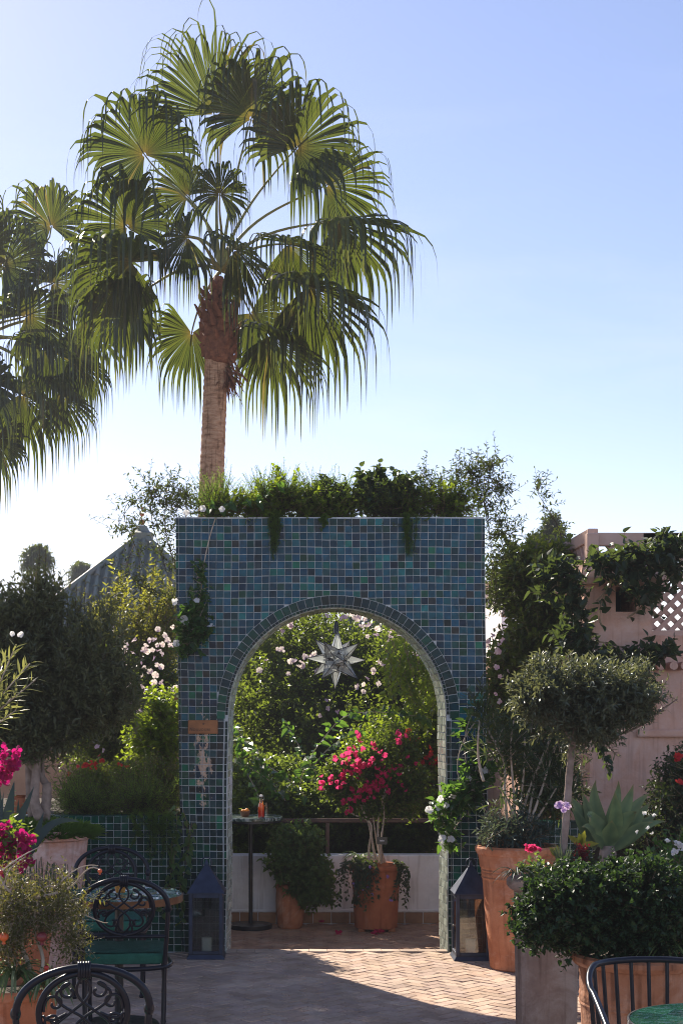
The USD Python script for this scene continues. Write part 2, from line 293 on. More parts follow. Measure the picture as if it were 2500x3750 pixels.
def brick_material(name, amt=1.0):
    return M(name, {'g': ('geometry', {}), 'a': ('attribute', {'attribute': 'tint'}), 'n': ('noise_texture', {'scale': 4, 'detail': 8, 'roughness': .65}), 'n1': ('noise_texture', {'scale': 1.3, 'detail': 7, 'roughness': .7}), 'h1': ('map_range', {'from_min': .3, 'from_max': .7, 'to_min': .70, 'to_max': 1.16}), 'hm': ('math', {'math_type': 'multiply'}), 'hv': ('map_range', {'from_min': .3, 'from_max': .7, 'to_min': .74, 'to_max': 1.22}), 'h': ('hsv', {}),
                    'nb': ('noise_texture', {'scale': 55, 'detail': 5}), 'b': ('bump', {'strength': .35, 'distance': .006}), 'p': ('principled_bsdf', {'roughness': .78, 'specular_ior_level': .25})},
             [('g.position', 'n.vector'), ('n.fac', 'hv.value'), ('g.position', 'n1.vector'), ('n1.fac', 'h1.value'), ('hv.result', 'hm.value1'), ('h1.result', 'hm.value2'), ('hm.value', 'h.value'), ('a.color', 'h.color'), ('h.color', 'p.base_color'), ('g.position', 'nb.vector'), ('nb.fac', 'b.height'), ('b.normal', 'p.normal')])
m_brick = brick_material('paving_brick')
m_mortar = mottled('mortar', (.15, .115, .09), (.27, .21, .17), 12, .95, .3, 60)
m_pink = clay('pink_plaster', (.44, .245, .175), (.54, .33, .25), (.52, .36, .30), .28, (.45, .62))
m_white = mottled('white_plaster', (.78, .74, .71), (.88, .85, .82), 2.5, .85, .15, 30, .2, 8)
m_parapet = clay('parapet_render', (.72, .68, .65), (.84, .80, .77), (.62, .55, .49), .30, (.56, .75))
m_soil = mottled('soil', (.03, .02, .013), (.07, .05, .033), 20, .95, .5, 60)
m_terra = clay('terracotta', (.34, .115, .05), (.50, .21, .105), (.56, .36, .26), .4)
m_terra_chalk = clay('chalky_terracotta', (.40, .18, .11), (.50, .27, .20), (.62, .47, .42), .3, (.42, .60))
m_terra_red = clay('red_terracotta', (.32, .095, .04), (.44, .155, .07), (.50, .27, .18), .4, (.56, .74))
m_clay_grey = clay('weathered_clay', (.20, .125, .09), (.29, .19, .14), (.37, .28, .22), .45, (.45, .62))
m_iron = plain('dark_blue_iron', (.004, .0045, .009), .28, 0, .3)
m_black = plain('black_metal', (.012, .012, .013), .28, 0.0, .6)
m_lantern = plain('lantern_metal', (.05, .058, .085), .46, .9, .5)
m_cushion = mottled('green_cushion', (.014, .085, .055), (.026, .125, .085), 30, .85, .3, 400, .2)
m_rust = plain('bronze_edge', (.20, .10, .05), .35, .8, .5)
m_rail = plain('brown_rail', (.09, .035, .022), .35, 0, .5)
m_copper = mottled('copper_plaque', (.17, .065, .022), (.32, .13, .045), 9, .45, .1, 50, .5, 6, metal=.4)
m_engrave = plain('engraving', (.07, .03, .015), .7)
m_bark = mottled('grey_bark', (.14, .10, .08), (.30, .23, .19), 14, .9, .6, 45, .1, 8)
m_twig = mottled('twig', (.12, .08, .045), (.26, .19, .12), 20, .85, .2, 60, .1)
m_twig_dark = mottled('dark_twig', (.05, .035, .022), (.10, .075, .05), 20, .85, .2, 60, .1)
m_pale_twig = mottled('pale_twig', (.30, .23, .17), (.44, .36, .28), 20, .85, .2, 60, .1)
m_pane = pane_mat('window_pane', (.75, .78, .75), .03, .08, .6)
m_starglass = M('star_glass', {'t': ('transparent_bsdf', {'color': (.86, .90, .88)}), 'd': ('translucent_bsdf', {'color': (.80, .82, .80)}), 'e': ('diffuse_bsdf', {'color': (.62, .64, .63)}), 'g': ('glossy_bsdf', {'color': (.8, .8, .8), 'roughness': .15}), 'de': ('mix_closure', {'fac': .45}), 'm1': ('mix_closure', {'fac': .50}), 'f': ('fresnel', {'IOR': 1.45}), 'm': ('mix_closure', {})},
    [('d.BSDF', 'de.closure1'), ('e.BSDF', 'de.closure2'), ('t.BSDF', 'm1.closure1'), ('de.closure', 'm1.closure2'), ('f.fac', 'm.fac'), ('m1.closure', 'm.closure1'), ('g.BSDF', 'm.closure2')], 'm.closure')
# ------------------------------------------------------------------ ground and terraces
YA, TH = 10.72, 0.33                 # front plane and thickness of the arch wall
ZL = -0.20                           # the terrace behind lies lower
YW = 13.54                           # white parapet
XC, RI, ZS = 0.398, 0.782, 1.68      # arch centre, inner radius, springing
X0, X1, ZT = -0.758, 1.449, 3.10
m_ground = mottled('dry_earth', (.16, .11, .075), (.26, .19, .13), .6, .95, .3, 4)
def sheet(x0, x1, y0, y1, z): return np.array([[x0, y0, z], [x1, y0, z], [x1, y1, z], [x0, y1, z]], float), np.array([[0, 1, 2], [0, 2, 3]])
single('ground', sheet(-400, 400, -400, 400, -0.42), m_ground, 'dry earth stretching away beyond the garden', kind='structure')

tile_rng = np.random.default_rng(5)
TINTS = np.array([(.010, .045, .052), (.012, .060, .050), (.010, .035, .055), (.012, .028, .050), (.018, .032, .036), (.028, .028, .026), (.010, .085, .055), (.012, .15, .085), (.016, .022, .026), (.008, .05, .032)])
TW = np.array([.15, .13, .15, .13, .13, .08, .10, .06, .06, .06])
SKY_SHEEN = np.array([.005, .052, .090])  # colour standing in for sky reflected in the upper wall
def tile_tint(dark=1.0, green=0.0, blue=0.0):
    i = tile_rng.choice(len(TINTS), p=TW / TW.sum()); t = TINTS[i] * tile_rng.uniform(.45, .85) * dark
    if tile_rng.random() < blue: t = t * .6 + SKY_SHEEN * tile_rng.uniform(.25, .9)
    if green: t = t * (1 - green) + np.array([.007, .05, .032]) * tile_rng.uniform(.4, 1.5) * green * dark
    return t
def lay(parent, pieces, mat, name, restname, key):
    """pieces: [(mesh, tint)]: the 300 that show largest become parts, the rest one part"""
    order = sorted(range(len(pieces)), key=lambda i: key(pieces[i][0][0].mean(0)))
    for i in order[:300]: part(parent, name, pieces[i][0], mat, False, pieces[i][1], world=True)
    rest = [pieces[i] for i in order[300:]]
    if rest:
        t = np.vstack([np.tile(q[1], (len(q[0][0]), 1)) for q in rest])
        part(parent, restname, join([q[0] for q in rest]), mat, False, t, kind='stuff', world=True)
def px(p): return np.array([XV + p[0] / p[1] * F, YH - (p[2] - HC) / p[1] * F])
def seen(c):
    q = px(c); return 0 if (-20 < q[0] < 2520 and -20 < q[1] < 3800) else 1000

def bricks(x0, x1, y0, y1, z, W, cols, rng, edge=None):
    """diagonal herringbone of bricks W by 2W"""
    out, c, s = [], math.cos(PI / 4), math.sin(PI / 4); n = int(max(x1 - x0, y1 - y0) / W) + 4; cx, cy = (x0 + x1) / 2, (y0 + y1) / 2; g = .0035
    for i in range(-n, n):
        for j in range(-n, n):
            r = (i - j) % 4
            if r not in (0, 3): continue
            w, h = (2, 1) if r == 0 else (1, 2)
            a = np.array([[i, j], [i + w, j], [i + w, j + h], [i, j + h]], float) * W
            m = a.mean(0); a = a + np.sign(m - a) * g + rng.normal(0, .0022, a.shape)
            q = np.stack([a[:, 0] * c - a[:, 1] * s + cx, a[:, 0] * s + a[:, 1] * c + cy], 1); m = q.mean(0)
            if not (x0 < m[0] < x1 and y0 < m[1] < y1 - .03): continue
            poly = q
            if q[:, 1].max() > y1:
                pg = Polygon(q).intersection(sbox(x0 - 1, y0 - 1, x1 + 1, y1 - .004))
                if pg.is_empty or pg.area < .001: continue
                poly = np.array(pg.exterior.coords)[:-1]
                if Polygon(poly).exterior.is_ccw is False: poly = poly[::-1]
            t = np.array(cols[rng.integers(len(cols))]) * rng.uniform(.93, 1.07)
            out.append((plate(poly, (0, 0, z - .012), (1, 0, 0), (0, 1, 0), (0, 0, 1), .012, .0018, rng, .0012), t))
    return out
BC = [(.45, .32, .23), (.49, .35, .26), (.43, .31, .24), (.50, .37, .28), (.46, .33, .26), (.42, .29, .21)]
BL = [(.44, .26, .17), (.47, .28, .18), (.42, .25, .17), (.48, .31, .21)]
fl = thing('terrace_floor', 'front terrace floor of pale terracotta bricks laid diagonally, half in sun', kind='structure')
part(fl, 'slab', bx(-7, 7, -14, 10.845, -.42, -.012), m_mortar, world=True)
rng = np.random.default_rng(11)
pcs = bricks(-1.75, 1.85, 7.9, 10.745, 0, .078, BC, rng)
for k in range(28):      # straight course along the step
    xa = -1.75 + k * .13
    pcs.append((plate([[xa + .001, 10.748], [xa + .129, 10.748], [xa + .129, 10.848], [xa + .001, 10.848]], (0, 0, -.012), (1, 0, 0), (0, 1, 0), (0, 0, 1), .013, .0012, rng, .0008), np.array((.46, .34, .26)) * rng.uniform(.9, 1.1)))
lay(fl, pcs, m_brick, 'brick', 'outer_bricks', lambda c: seen(c) + c[1] + (3 if c[0] < -.9 else 0) + (0 if c[1] < 10.74 else -20))
fl2 = thing('lower_terrace_floor', 'lower terrace floor of reddish bricks beyond the arch, in shade', kind='structure')
part(fl2, 'slab', bx(-3, 4, 10.846, YW + .2, -.41, ZL - .012), m_mortar, world=True)
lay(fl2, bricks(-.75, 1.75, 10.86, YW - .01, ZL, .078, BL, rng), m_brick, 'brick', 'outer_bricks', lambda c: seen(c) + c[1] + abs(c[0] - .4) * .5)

# ------------------------------------------------------------------ tiled arch
arch = thing('tiled_arch', 'blue and green glazed tile gateway with a tall round arch, plants growing on its top', 'arch', (XC, YA, 0))
def warp(v):
    """hand-built: the piers lean and the opening widens a little to the ground"""
    v = v.copy(); s = np.sign(v[:, 0] - XC); u = np.clip((abs(v[:, 0] - XC) - RI) / .36, 0, 1)
    lo = np.clip(1 - v[:, 2] / 1.7, 0, 1); hi = 1 - v[:, 2] / ZT
    v[:, 0] += np.where(s < 0, (1 - u) * -.016 * lo + u * .049 * hi, (1 - u) * .016 * lo + u * .038 * hi)
    v[:, 0] += .003 * np.sin(v[:, 2] * 5.1 + v[:, 0] * 3); v[:, 2] += .0025 * np.sin(v[:, 0] * 7 + 1)
    return v
g0 = YA + .006
ring = [(XC + RI * math.cos(a), ZS + RI * math.sin(a)) for a in np.linspace(0, PI, 49)]
outline = Polygon([(X0 + .002, -.3), (X0 + .002, ZT - .002), (X1 - .002, ZT - .002), (X1 - .002, -.3), (XC + RI + .0, -.3)] + ring + [(XC - RI, -.3)])
core = trimesh.creation.extrude_polygon(outline, TH - .012, engine='earcut')
cv = np.array(core.vertices)[:, [0, 2, 1]]; cf = np.array(core.faces)[:, ::-1]
back = np.clip((cv[:, 1]) / (TH - .012), 0, 1); rr = np.hypot(cv[:, 0] - XC, np.maximum(cv[:, 2] - ZS, 0))
inn = rr < RI + .01     # the reveal narrows towards the back
cv[:, 0] = np.where(inn, XC + (cv[:, 0] - XC) * (1 - back * .034), cv[:, 0]); cv[:, 2] = np.where(inn & (cv[:, 2] > ZS), ZS + (cv[:, 2] - ZS) * (1 - back * .012), cv[:, 2])
cv[:, 1] += g0
part(arch, 'grout_core', (warp(cv), cf), m_grout, world=True)
PT, RW, EW = .0537, .066, .021                        # tile pitch, width of the ring, of the thin edge
circ = Point(XC, ZS).buffer(RI + EW + RW, 64)
pieces, rings, G = [], [], .0019
wearx = lambda x, z: -.80 < x < -.40 and .7 < z < 2.3
ncol = 41; xs = np.linspace(X0 + EW, X1 - EW, ncol); nrow = 60; zs = np.linspace(-.003, ZT, nrow + 1)
blk = Polygon(list(circ.exterior.coords)).union(sbox(XC - RI - EW, -1, XC + RI + EW, ZS)).intersection(sbox(-9, -1, 9, 9))
blk = blk.difference(sbox(-9, -1, XC - RI - EW, ZS + .004)).difference(sbox(XC + RI + EW, -1, 9, ZS + .004))
O, UX, UZ, UN = (0, g0, 0), (1, 0, 0), (0, 0, 1), (0, -1, 0)
for j in range(nrow):
    za, zb = zs[j], zs[j + 1]
    for i in range(ncol - 1):
        jx, jz = tile_rng.normal(0, .0004, 2)
        cell = sbox(xs[i] + G + jx, za + G + jz, xs[i + 1] - G + jx, zb - G + jz)
        cx, cz = (xs[i] + xs[i + 1]) / 2, (za + zb) / 2
        hit = cell.intersection(blk).area
        dk = .62 + .38 * np.clip((cz - .2) / 1.6, 0, 1); t = tile_tint(dk, .55 * np.clip(1.2 - cz, 0, 1), .75 * np.clip((cz - 1.35) / 1.1, 0, 1))  # sky reflection painted into the tints: bluer upwards, darker low down
        if hit < 1e-7:
            pg = np.array(cell.exterior.coords)[:-1][::-1]
        else:
            left = cell.difference(blk.buffer(G))
            if left.is_empty: continue
            left = max(getattr(left, 'geoms', [left]), key=lambda q: q.area).simplify(.002)
            if left.area < 2.5e-4: continue
            pg = np.array(left.convex_hull.exterior.coords)[:-1] if left.area > .9 * left.convex_hull.area else np.array(left.simplify(.01).convex_hull.exterior.coords)[:-1]
        if Polygon(pg).exterior.is_ccw is False: pg = pg[::-1]
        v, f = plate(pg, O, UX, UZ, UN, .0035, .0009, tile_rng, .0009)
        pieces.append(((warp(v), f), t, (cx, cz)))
def polar(r0, r1, a0, a1): return [(XC + r * math.cos(a), ZS + r * math.sin(a)) for r, a in ((r0, a0), (r1, a0), (r1, a1), (r0, a1))]
N = 48; da = .0022 / (RI + .05)
for k in range(N):
    a0, a1 = -.085 + k * (PI + .17) / N, -.085 + (k + 1) * (PI + .17) / N
    if a0 > -.02 and a1 < PI + .02:
        v, f = plate(polar(RI + EW + .0015, RI + EW + RW - .0015, a0 + da, a1 - da), O, UX, UZ, UN, .0075, .002, tile_rng, .001)
        rings.append(((warp(v), f), tile_tint(.8, .2), None))
    for h in (0, .5):
        b0, b1 = a0 + h * (a1 - a0), a0 + (h + .5) * (a1 - a0)
        if b0 < -.001 or b1 > PI + .001: continue
        v, f = plate(polar(RI + .001, RI + EW - .0015, b0 + da * .6, b1 - da * .6), O, UX, UZ, UN, .0075, .003, tile_rng, .0006)
        pieces.append(((warp(v), f), tile_tint(.45, .3), None))
for s in (-1, 1):             # thin edge tiles up the opening and the outer corners
    for j in range(nrow):
        za, zb = zs[j] + G, zs[j + 1] - G
        if zb < ZS:
            xa, xb = sorted((XC + s * (RI + .001), XC + s * (RI + EW - .0015)))
            v, f = plate([(xa, za), (xb, za), (xb, zb), (xa, zb)], O, UX, UZ, UN, .0075, .003, tile_rng, .0006)
            pieces.append(((warp(v), f), tile_tint(.5, .3), None))
        xa, xb = (X0 + .001, X0 + EW - .0015) if s < 0 else (X1 - EW + .0015, X1 - .001)
        v, f = plate([(xa, za), (xb, za), (xb, zb), (xa, zb)], O, UX, UZ, UN, .0075, .003, tile_rng, .0006)
        pieces.append(((warp(v), f), tile_tint(.5 if zb < 2.2 else .9, .1), None))
# tiles round the reveal: 6 deep
prof = [(XC + RI, z) for z in np.arange(-.2, ZS - .02, .0535)] + [(XC + RI * math.cos(a), ZS + RI * math.sin(a)) for a in np.linspace(0, PI, 47)] + [(XC - RI, z) for z in np.arange(-.2, ZS - .02, .0535)[::-1]]
prof = np.array(prof)
for k in range(len(prof) - 1):
    p, q = prof[k], prof[k + 1]
    for d in range(6):
        d0, d1 = .008 + d * .0525 + .002, .008 + (d + 1) * .0525 - .002
        def at(w, dd):
            x, z = w; kx = 1 - dd / TH * .034
            return np.array([XC + (x - XC) * kx, g0 + dd, (ZS + (z - ZS) * (1 - dd / TH * .012)) if z > ZS else z])
        e = unit(q - p) * .002; a, b, c, dd_ = at(p + e, d0), at(q - e, d0), at(q - e, d1), at(p + e, d1)
        n = unit(np.cross(b - a, dd_ - a)); toc = np.array([XC, a[1], min(a[2], ZS)]) - a
        if n @ toc < 0: n = -n
        u1 = unit(b - a); u2 = np.cross(n, u1)
        pl = [((z - a) @ u1, (z - a) @ u2) for z in (a, b, c, dd_)]
        if Polygon(pl).exterior.is_ccw is False: pl = pl[::-1]
        v, f = plate(pl, a, u1, u2, n, .006, .0018, tile_rng, .0014)
        pieces.append(((warp(v), f), np.array([.30, .33, .28]) * tile_rng.uniform(.6, 1.2), None))
mat_of = lambda q: m_tile_worn if q[2] is not None and wearx(*q[2]) else m_tile
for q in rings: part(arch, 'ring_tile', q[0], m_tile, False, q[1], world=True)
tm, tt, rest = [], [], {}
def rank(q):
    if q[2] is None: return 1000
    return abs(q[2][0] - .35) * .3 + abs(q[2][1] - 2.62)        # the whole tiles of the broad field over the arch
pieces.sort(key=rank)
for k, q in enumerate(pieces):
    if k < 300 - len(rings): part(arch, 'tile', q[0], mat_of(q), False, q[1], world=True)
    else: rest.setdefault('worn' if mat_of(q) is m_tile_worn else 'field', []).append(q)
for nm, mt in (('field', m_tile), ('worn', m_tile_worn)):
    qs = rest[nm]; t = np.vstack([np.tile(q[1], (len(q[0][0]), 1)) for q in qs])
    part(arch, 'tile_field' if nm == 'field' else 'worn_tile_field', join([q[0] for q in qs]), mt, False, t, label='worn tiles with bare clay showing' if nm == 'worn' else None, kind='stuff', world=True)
part(arch, 'coping', bx(X0 + .004, X1 - .004, g0 + .001, YA + TH - .01, ZT - .004, ZT + .008), m_grout, world=True)

# plaque
pl = thing('name_plaque', 'small engraved copper plaque fixed to the left pier of the arch', 'plaque', P(743, 2663, YA - .01))
part(pl, 'plate', bx(-.106, .106, -.004, .006, -.049, .049, .002), m_copper)
def text3(s, h, bold=False):
    v, f = arr(meshkit.text_mesh(s, h, .0012, bold)); return np.stack([v[:, 0], -v[:, 2], v[:, 1]], 1), f
xo = -.094
for ch, h in (('N', .024), ('O', .018), ('U', .018), ('J', .018), ('O', .018), ('U', .018), ('M', .018)):
    v, f = text3(ch, h, True); part(pl, 'letter', (v - [v[:, 0].min() - xo, .0042, .028], f), m_engrave); xo += np.ptp(v[:, 0]) + .0045
st = [(math.cos(a) * r, math.sin(a) * r) for k in range(10) for a, r in [(k * PI / 5 + PI / 2, .011 if k % 2 == 0 else .0045)]]
star2 = trimesh.creation.extrude_polygon(Polygon(st), .0012, engine='earcut'); sv = np.array(star2.vertices)
part(pl, 'emblem', (np.stack([sv[:, 0] + .004, -.0042 - sv[:, 2], sv[:, 1] + .022], 1), np.array(star2.faces)), m_engrave)

# low tiled walls to either side, flush with the piers
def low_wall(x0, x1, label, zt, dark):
    w = thing('low_wall', label, 'wall', ((x0 + x1) / 2, YA, 0))
    yb = YA + .012
    part(w, 'grout_core', bx(x0, x1, yb, yb + .14, -.3, zt - .002), m_grout, world=True)
    n, m = int(round((x1 - x0) / PT)), int(round(zt / .0517)); ps = []
    for j in range(m):
        for i in range(n):
            a, b, c, d = x0 + i * (x1 - x0) / n + G, x0 + (i + 1) * (x1 - x0) / n - G, j * zt / m + G, (j + 1) * zt / m - G
            j1, j2 = tile_rng.normal(0, .0004, 2)
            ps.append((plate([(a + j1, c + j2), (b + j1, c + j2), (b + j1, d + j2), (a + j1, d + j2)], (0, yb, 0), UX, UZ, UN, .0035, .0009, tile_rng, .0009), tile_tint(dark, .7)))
    for i in range(n):
        a, b = x0 + i * (x1 - x0) / n + G, x0 + (i + 1) * (x1 - x0) / n - G
        for d0, d1 in ((.0, .066), (.07, .138)):
            ps.append((plate([(a, d0), (b, d0), (b, d1), (a, d1)], (0, yb, zt - .002), UX, (0, 1, 0), UZ, .006, .002, tile_rng, .001), tile_tint(dark, .7)))
    lay(w, ps, m_tile, 'tile', 'outer_tiles', lambda c: (0 if c[0] > -1.62 else 50) + abs(c[0] + .7) + abs(c[2] - .8))
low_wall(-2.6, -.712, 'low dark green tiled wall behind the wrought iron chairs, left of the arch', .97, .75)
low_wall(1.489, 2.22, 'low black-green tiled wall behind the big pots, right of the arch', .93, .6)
single('planting_bed', join([bx(-6, -.76, YA + .16, 14, -.4, .90), bx(1.50, 6, YA + .16, 11.55, -.4, .86), bx(-6, 8, YW + .19, 19, -.4, .25)]), m_soil, 'dark soil of the raised beds beside and behind the arch', kind='structure')

# ------------------------------------------------------------------ white parapet with skirting and hand rail
wp = thing('white_parapet', 'low white rendered parapet closing the lower terrace, with terracotta skirting tiles', 'wall', (.4, YW, ZL))
part(wp, 'wall', bx(-1.6, 2.6, YW, YW + .18, ZL - .2, .415, .01), m_parapet, world=True)
part(wp, 'moulding', bx(-1.6, 2.6, YW - .012, YW - .001, ZL + .105, ZL + .125, .003), m_white, world=True)
rng = np.random.default_rng(3)
for k in range(19):
    x = -1.2 + k * .165
    part(wp, 'skirting_tile', plate([(x + .003, ZL), (x + .162, ZL), (x + .162, ZL + .098), (x + .003, ZL + .098)], (0, YW - .001, 0), UX, UZ, UN, .014, .003, rng, .002), m_brick, False, np.array((.40, .22, .12)) * rng.uniform(.8, 1.15), world=True)
hr = thing('hand_rail', 'brown metal hand rail above the white parapet', 'rail', (.4, YW + .1, .415))
part(hr, 'bar', bx(-1.6, 2.6, YW + .07, YW + .125, .70, .737, .008), m_rail, world=True)
for x in (-.85, .42, 1.75): part(hr, 'post', bx(x - .015, x + .015, YW + .083, YW + .112, .41, .70), m_rail, world=True)

# ------------------------------------------------------------------ pink house on the right
hx, hy = 2.385, 11.6      # near corner
house = thing('pink_house', 'pink rendered house corner with a lattice roof parapet, half hidden by climbers', 'house', (hx, hy, 0))
hz = P(0, 2320, hy)[2]    # wall top under the lattice
body = bx(hx, hx + 5, hy, hy + 16, -.4, hz, .02)
part(house, 'wall', body, m_pink, world=True)
ca, cb = P(2095, 2068, hy)[0], P(2368, 2068, hy)[0]; cz0, cz1, cz2, cz3 = [P(0, y, hy)[2] for y in (2540, 2352, 2153, 2072)]
def tapered(x0, x1, y0, y1, z0, z1, tx, ty):
    v, f = bx(x0, x1, y0, y1, z0, z1); t = v[:, 2] > (z0 + z1) / 2; c = np.array([(x0 + x1) / 2, y1])
    v[t, 0] = c[0] + (v[t, 0] - c[0]) * tx; v[t, 1] = c[1] + (v[t, 1] - c[1]) * ty; return v, f
# the chimney breast, its square flue mouth left open
ow0, ow1, oz0, oz1 = P(2222, 0, hy)[0], P(2296, 0, hy)[0], P(0, 2250, hy)[2], P(0, 2160, hy)[2]
yf = hy - .30
part(house, 'chimney_breast', join([bx(ca + .03, ow0, yf, hy + .6, cz0, cz2), bx(ow1, cb - .03, yf, hy + .6, cz0, cz2), bx(ow0, ow1, yf, hy + .6, cz0, oz0), bx(ow0, ow1, yf, hy + .6, oz1, cz2)]), m_pink, world=True)
m_dark = plain('flue_black', (.008, .007, .006), .95)  # near-black, for the sheet set inside the flue mouth
part(house, 'flue_back', bx(ow0 - .02, ow1 + .02, hy + .22, hy + .25, oz0 - .02, oz1 + .02), m_dark, world=True)
part(house, 'chimney_cap', join([bx(ca - .03, cb + .03, yf - .06, hy + .65, cz2, cz2 + .06, .012), tapered(ca - .01, cb + .01, yf - .04, hy + .6, cz2 + .06, cz3 + .03, .72, .8)]), m_pink, world=True)
part(house, 'corbel', bx(ca + .08, cb + .05, hy - .16, hy, cz0 - .12, cz0, .03), m_pink, world=True)
for x in (2405, 2452, 2492): 
    c = P(x, 2440, hy - .05); part(house, 'beam_end', tube([c + [0, -.12, 0], c + [0, .2, 0]], .032, 12), m_pink, 40, world=True)
part(house, 'string_course', bx(P(2330, 0, hy)[0], hx + 5, hy - .05, hy, P(0, 2700, hy)[2], P(0, 2672, hy)[2], .012), m_pink, world=True)
m_lattice = mottled('painted_lattice', (.42, .27, .21), (.50, .34, .28), 5, .8, .1, 60, .2)
def lattice(name, a, b, z0, z1, pitch, w, along, th=.02):
    """a framed trellis panel between a and b (along x or y), its crossed slats one by one"""
    L, H = b - a, z1 - z0
    put = lambda q: q if along == 'x' else (np.stack([np.full(len(q[0]), 0) + q[0][:, 1], q[0][:, 0], q[0][:, 2]], 1), q[1][:, ::-1])
    yy = hy + .02 if along == 'x' else hx + .03
    k = 0
    for s, off in ((1, 0.0), (-1, th)):
        c = -H
        while c < L + H:
            pts = []
            seg = Polygon([(c - w, 0), (c + w, 0), (c + w + s * H, H), (c - w + s * H, H)]).intersection(sbox(0, 0, L, H))
            if not seg.is_empty and seg.area > w * w:
                m = trimesh.creation.extrude_polygon(seg, th * .9, engine='earcut'); v = np.array(m.vertices)
                v = np.stack([a + v[:, 0], yy + off + v[:, 2], z0 + v[:, 1]], 1)
                part(house, 'slat', put((v, np.array(m.faces))), m_lattice, world=True)
            c += pitch
    for q in (bx(a - .04, b + .04, yy - .02, yy + th * 2 + .02, z1, z1 + .10, .006), bx(a - .04, b + .04, yy - .015, yy + th * 2 + .015, z0 - .05, z0, .006)):
        part(house, 'lattice_frame', put(q), m_lattice, world=True)
ztop = P(0, 1998, hy)[2]
lattice('front', hx + .06, hx + .72, P(0, 2100, hy)[2], ztop, .13, .022, 'x')
lattice('front2', P(2372, 0, hy)[0], hx + 2.2, P(0, 2308, hy)[2], ztop, .105, .0245, 'x')
for yk in (hy + .12, hy + 1.7, hy + 3.3): 
    lattice('side', yk + .06, yk + 1.5, P(0, 2100, hy)[2], P(0, 1975, hy)[2], .13, .022, 'y')
for (xx, yy, zz) in ((hx - .03, hy - .03, P(0, 1953, hy)[2]), (hx - .02, hy + 1.62, P(0, 1968, hy)[2]), (hx - .02, hy + 3.22, P(0, 1968, hy)[2]), (P(2362, 0, hy)[0] - .05, hy, P(0, 1990, hy)[2])):
    part(house, 'lattice_post', bx(xx, xx + .09, yy, yy + .11, hz - .1, zz, .006), m_lattice, world=True)

# ------------------------------------------------------------------ distant roofs
m_rooftile = M('roof_tile', {'a': ('object_info', {}), 'g': ('geometry', {}), 'r': ('rgb_ramp', {'ramp': [(0, (.08, .14, .13)), (.5, (.12, .14, .12)), (1, (.17, .17, .15))]}), 'n': ('noise_texture', {'scale': 3, 'detail': 6}), 'mx': ('mix', {'fac': .5, 'color2': (.20, .17, .14)}), 'p': ('principled_bsdf', {'roughness': .6})},
               [('g.random_per_island', 'r.fac'), ('g.position', 'n.vector'), ('n.fac', 'mx.fac'), ('r.color', 'mx.color1'), ('mx.color', 'p.base_color')])
def pyramid_roof(name, label, apex, half, drop, wall_h, pitch, finial=True):
    t = thing(name, label, 'house', (apex[0], apex[1], 0))
    ax, ay, az = apex; zb = az - drop
    c = [(ax - half, ay - half, zb), (ax + half, ay - half, zb), (ax + half, ay + half, zb), (ax - half, ay + half, zb)]
    part(t, 'roof', (np.array(c + [apex]), np.array([[0, 1, 4], [1, 2, 4], [2, 3, 4], [3, 0, 4]])), m_rooftile, world=True)
    part(t, 'wall', bx(ax - half * .86, ax + half * .86, ay - half * .86, ay + half * .86, -.4, zb), m_white if not finial else mottled('ochre_render', (.30, .17, .10), (.40, .25, .16), 2, .95), world=True)
    for u in np.arange(-half + pitch * .5, half, pitch):     # barrel-tile columns on the near face, in overlapping courses
        h = 1 - abs(u) / half; a, b = np.array([ax + u, ay - half, zb]), np.array([ax + u, ay - half + half * h, zb + drop * h])
        n = max(2, int(np.linalg.norm(b - a) / .34)); pt = []
        for k in range(n):
            p0, p1 = a + (b - a) * k / n, a + (b - a) * (k + 1.12) / n
            pt.append(tube([p0 + [0, -.02, .03], p1 + [0, -.02, .0]], [pitch * .36, pitch * .28], 7))
        part(t, 'tile_column', join(pt), m_rooftile, 50, world=True)
    for s in (-1, 1): part(t, 'hip_ridge', tube([np.array(apex) + [0, -.05, 0], np.array([ax + s * half, ay - half, zb])], .07, 8), m_rooftile, True, world=True)
    if finial:
        part(t, 'roof_cap', lathe([(.0, .18), (.10, .16), (.16, .05), (.26, .0), (.22, -.14), (.32, -.20), (.30, -.34)], 12, apex), m_rooftile, world=True)
        for z, r in ((.24, .06), (.40, .045), (.53, .03)): part(t, 'finial_ball', ico(r, (ax, ay, az + z)), m_terra, True, world=True)
        part(t, 'finial_rod', tube([(ax, ay, az + .2), (ax, ay, az + .6)], .012, 6), m_black, world=True)
    return t
pyramid_roof('roofed_pavilion', 'pavilion with a steep green tiled pyramid roof and ball finial, left of the arch', P(520, 1955, 31), 3.6, 3.4, 0, .17)
pyramid_roof('roofed_pavilion', 'far white pavilion with a small green hipped roof seen through the arch', P(1400, 2195, 36), 2.0, 1.15, 0, .2, False)
# a pale gable beyond the climber right of the arch
t = thing('white_house', 'pale white house end glimpsed between the arch and the climbers', 'house', P(1835, 2320, 24))
q = P(1835, 2320, 24); part(t, 'wall', bx(q[0], q[0] + 2.2, 24, 28, -.4, P(0, 2130, 24)[2]), m_white, world=True)
part(t, 'roof', tapered(q[0] - .2, q[0] + 2.4, 23.8, 28.2, P(0, 2130, 24)[2], P(0, 2050, 24)[2], .25, .7), m_white, world=True)
